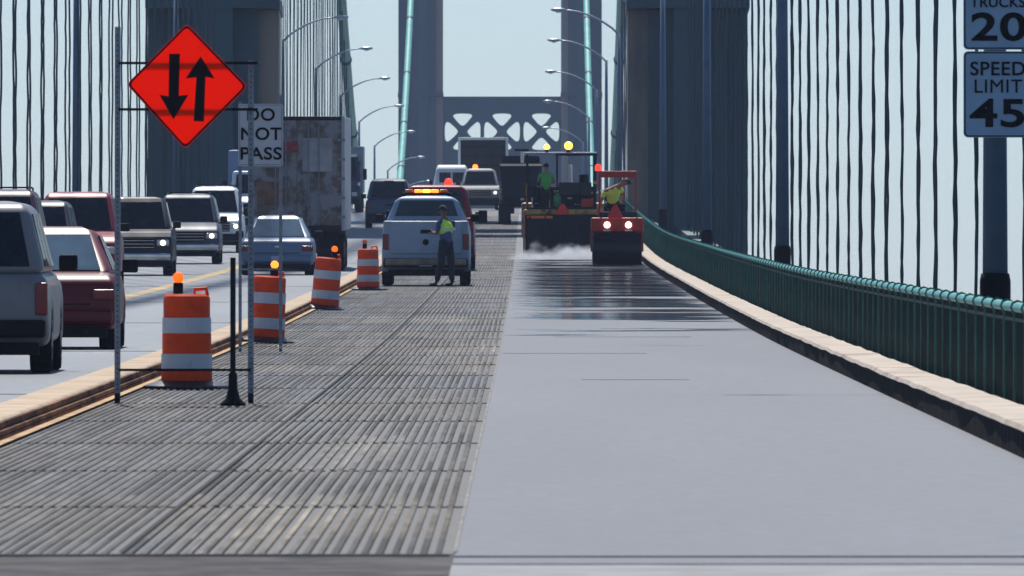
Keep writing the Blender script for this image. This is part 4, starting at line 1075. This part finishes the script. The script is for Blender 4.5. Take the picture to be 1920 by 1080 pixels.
    skin('shirt', N3, E3, M[shirt], root, 'chest')
    if vest:
        N4 = {'c':(*V['chest'], .192*bulk,.155*bulk), 'w':(*(V['waist']*.45+V['pelvis']*.55), .165*bulk,.145*bulk), 'n':(*(V['chest']*.5+V['neck']*.5), .10,.09)}
        E4 = [('c','w'),('c','n')]
        for s in 'LR': N4['s'+s] = (*(V['chest']*.15+V['sh'+s]*.85+Vector((0,0,.012))), .075); E4.append(('c','s'+s))
        vs = skin('safety_vest', N4, E4, M[vest], root, 'c')
        if tape:
            ax_ = (V['chest']-V['waist']).normalized(); mid = V['waist']*.6+V['chest']*.4
            ring = [];
            u = ax_.cross(Vector((0,1,0))).normalized(); w = ax_.cross(u)
            bm = new()
            for h in (-.025,.025): ring.append([bm.verts.new(mid+ax_*h+u*.170*bulk*math.cos(a*math.pi/10)+w*.150*bulk*math.sin(a*math.pi/10)) for a in range(20)])
            for a in range(20): bm.faces.new((ring[0][a],ring[0][(a+1)%20],ring[1][(a+1)%20],ring[1][a]))
            obj('reflective_band', bm, M['silver_tape'], vs)
    for s in 'LR':
        t = Vector(J['toe'+s]) if 'toe'+s in J else V['an'+s]+f*.19
        t.z = V['an'+s].z-.05
        skin('boot', {'h':(*(V['an'+s]-f*.03+Vector((0,0,-.035))), .048,.045), 'a':(*(V['an'+s]+Vector((0,0,.05))), .055), 'm':(*(V['an'+s]*.5+t*.5+Vector((0,0,-.02))), .048,.04), 't':(*t, .042,.032)},
             [('h','a'),('h','m'),('m','t')], M['black'], root, 'h', 1)
    return root
# worker behind the white pickup, turned to the left, holding papers, one foot forward
Yp = YofPx(537)-.4
pr = person((pxX(836,Yp), Yp, G(Yp)), 'worker in lime vest and dark trousers standing behind the white pickup, reading a sheet', dict(
    pelvis=(0,0,1.0), waist=(0,0,1.18), chest=(-.02,0,1.42), neck=(-.05,0,1.58), head=(-.075,0,1.68), crown=(-.085,0,1.76),
    shL=(-.04,-.19,1.47), shR=(-.0,.19,1.47), elL=(-.04,-.25,1.19), elR=(-.06,.24,1.2), wrL=(-.26,-.16,1.22), wrR=(-.27,.12,1.24),
    hipL=(0,-.10,.93), hipR=(0,.10,.93), knL=(-.05,-.11,.52), knR=(.05,.12,.52), anL=(-.18,-.12,.09), anR=(.08,.12,.09)),
    'vest', 'navy', 'denim', 'navy', facing=(-1,-.15), skinm='skin_dark', scale=1.06, rotz=-.75, bulk=1.38)
obj('sheet_of_paper', B(-.42,-.30,-.10,.10,1.235,1.245), M['paper'], pr) if False else None
pp = obj('clipboard', B(-.09,.09,-.11,.11,-.006,.006), M['paper'], None, loc=(pr.location.x-.30, pr.location.y+.22, pr.location.z+1.335))
tag(pp, 'pale clipboard held by the worker behind the white pickup', 'clipboard'); pp.rotation_euler = (0, R(28), 0)
stand = dict(pelvis=(0,0,1.0), waist=(0,0,1.18), chest=(0,.01,1.42), neck=(0,0,1.58), head=(0,-.01,1.68), crown=(0,-.01,1.76),
    shL=(-.19,0,1.48), shR=(.19,0,1.48), elL=(-.25,.02,1.2), elR=(.27,.0,1.2), wrL=(-.20,-.14,1.0), wrR=(.2,-.14,1.02),
    hipL=(-.10,0,.93), hipR=(.10,0,.93), knL=(-.12,-.02,.52), knR=(.12,.0,.52), anL=(-.14,0,.09), anR=(.14,0,.09))
person((pxX(946,690), 690, G(690)), 'distant worker in green vest standing right of the silver work pickup', stand, 'vest', 'khaki', 'khaki', 'khaki', facing=(0,-1), scale=1.0)
# paver operator: seated, back to the camera
seat = dict(pelvis=(0,0,0), waist=(0,-.02,.18), chest=(0,0,.42), neck=(0,.02,.58), head=(0,.03,.68), crown=(0,.03,.76),
    shL=(-.19,0,.47), shR=(.19,0,.47), elL=(-.27,.12,.22), elR=(.27,.12,.22), wrL=(-.2,.36,.2), wrR=(.2,.36,.2),
    hipL=(-.10,.02,-.03), hipR=(.10,.02,-.03), knL=(-.14,.44,-.02), knR=(.14,.44,-.02), anL=(-.14,.46,-.42), anR=(.14,.46,-.42))
Yo = pv.location.y+.72
person((pxX(1024,Yo), Yo, G(Yo)+2.2), 'paver operator in green vest seated under the canopy, back to camera', seat, 'vest_green', 'navy', 'vest_green', 'navy', facing=(0,1), scale=1.0, tape=False)
# roller operator: bent over and twisted, head to the right
lean = dict(pelvis=(-.0,.0,0), waist=(-.02,-.05,.16), chest=(.02,-.12,.36), neck=(.16,-.16,.45), head=(.24,-.18,.48), crown=(.30,-.18,.53),
    shL=(-.20,-.10,.30), shR=(.12,.05,.42), elL=(-.30,-.16,.06), elR=(.26,.22,.24), wrL=(-.38,-.22,-.14), wrR=(.22,.42,.12),
    hipL=(-.10,.02,-.03), hipR=(.10,.02,-.03), knL=(-.16,.44,0), knR=(.16,.44,0), anL=(-.16,.48,-.42), anR=(.16,.48,-.42))
Yo = rl.location.y+.72
person((pxX(1150,Yo), Yo, G(Yo)+1.86), 'roller operator in bright yellow shirt bending sideways on the red roller', lean, 'vest_yellow', 'navy', 'vest_yellow', 'hair', facing=(.8,-.6), scale=1.25, tape=False, bulk=1.2)

# ------------------------------------------------------------------ steam behind the paver
bm = new(); box(bm, -2.0, 1.4, -3.2, .8, 0, .85)
Ys = YofPx(488)
st = obj('steam', bm, None, None, loc=(pxX(1052,Ys), Ys, G(Ys)+.03)); st['kind'] = 'stuff'; st.rotation_euler = (math.atan(slope(Ys)),0,0)
m = bpy.data.materials.new('steam'); m.use_nodes = True; n = m.node_tree.nodes; l = m.node_tree.links
n.remove(n['Principled BSDF']); pvn = n.new('ShaderNodeVolumePrincipled'); pvn.inputs['Color'].default_value = (.95,.97,1,1)
tc = n.new('ShaderNodeTexCoord'); nz = n.new('ShaderNodeTexNoise'); nz.inputs['Scale'].default_value = 1.6; nz.inputs['Detail'].default_value = 4
l.new(tc.outputs['Object'], nz.inputs['Vector'])
sx = n.new('ShaderNodeSeparateXYZ'); l.new(tc.outputs['Object'], sx.inputs[0])
mr = n.new('ShaderNodeMapRange'); mr.inputs[1].default_value = 0; mr.inputs[2].default_value = .8; mr.inputs[3].default_value = .17; mr.inputs[4].default_value = -.34
l.new(sx.outputs[2], mr.inputs[0])
ad = n.new('ShaderNodeMath'); ad.operation = 'ADD'; l.new(nz.outputs[0], ad.inputs[0]); l.new(mr.outputs[0], ad.inputs[1])
m2 = n.new('ShaderNodeMapRange'); m2.inputs[1].default_value = .48; m2.inputs[2].default_value = .75; m2.inputs[3].default_value = 0; m2.inputs[4].default_value = 2.4
fx = n.new('ShaderNodeMapRange'); fx.inputs[1].default_value = -2.0; fx.inputs[2].default_value = -.9; fx.inputs[3].default_value = -.32; fx.inputs[4].default_value = 0
l.new(sx.outputs[0], fx.inputs[0]); a3 = n.new('ShaderNodeMath'); a3.operation = 'ADD'; l.new(ad.outputs[0], a3.inputs[0]); l.new(fx.outputs[0], a3.inputs[1])
fy = n.new('ShaderNodeMapRange'); fy.inputs[1].default_value = -3.2; fy.inputs[2].default_value = -1.2; fy.inputs[3].default_value = -.3; fy.inputs[4].default_value = 0
l.new(sx.outputs[1], fy.inputs[0]); a4 = n.new('ShaderNodeMath'); a4.operation = 'ADD'; l.new(a3.outputs[0], a4.inputs[0]); l.new(fy.outputs[0], a4.inputs[1])
l.new(a4.outputs[0], m2.inputs[0]); l.new(m2.outputs[0], pvn.inputs['Density']); l.new(pvn.outputs[0], n['Material Output'].inputs['Volume'])
st.data.materials.append(m)

# ------------------------------------------------------------------ water, haze
bm = new(); v_ = [bm.verts.new(p) for p in ((-6000,-1500,0),(6000,-1500,0),(6000,7000,0),(-6000,7000,0))]; bm.faces.new(v_)
wt = struct(obj('water', bm, mat('strait_water', (.02,.05,.07), .12, bump=.5, bscale=.3), loc=(0,0,-60)))
hz = obj('haze', B(-6100,6100,-1600,7100,-61,190), None); hz['kind'] = 'stuff'
m = bpy.data.materials.new('haze'); m.use_nodes = True; n = m.node_tree.nodes; n.remove(n['Principled BSDF'])
pvn = n.new('ShaderNodeVolumePrincipled'); pvn.inputs['Color'].default_value = (.55,.68,1,1); pvn.inputs['Density'].default_value = 0.9e-4
m.node_tree.links.new(pvn.outputs[0], n['Material Output'].inputs['Volume']); hz.data.materials.append(m)
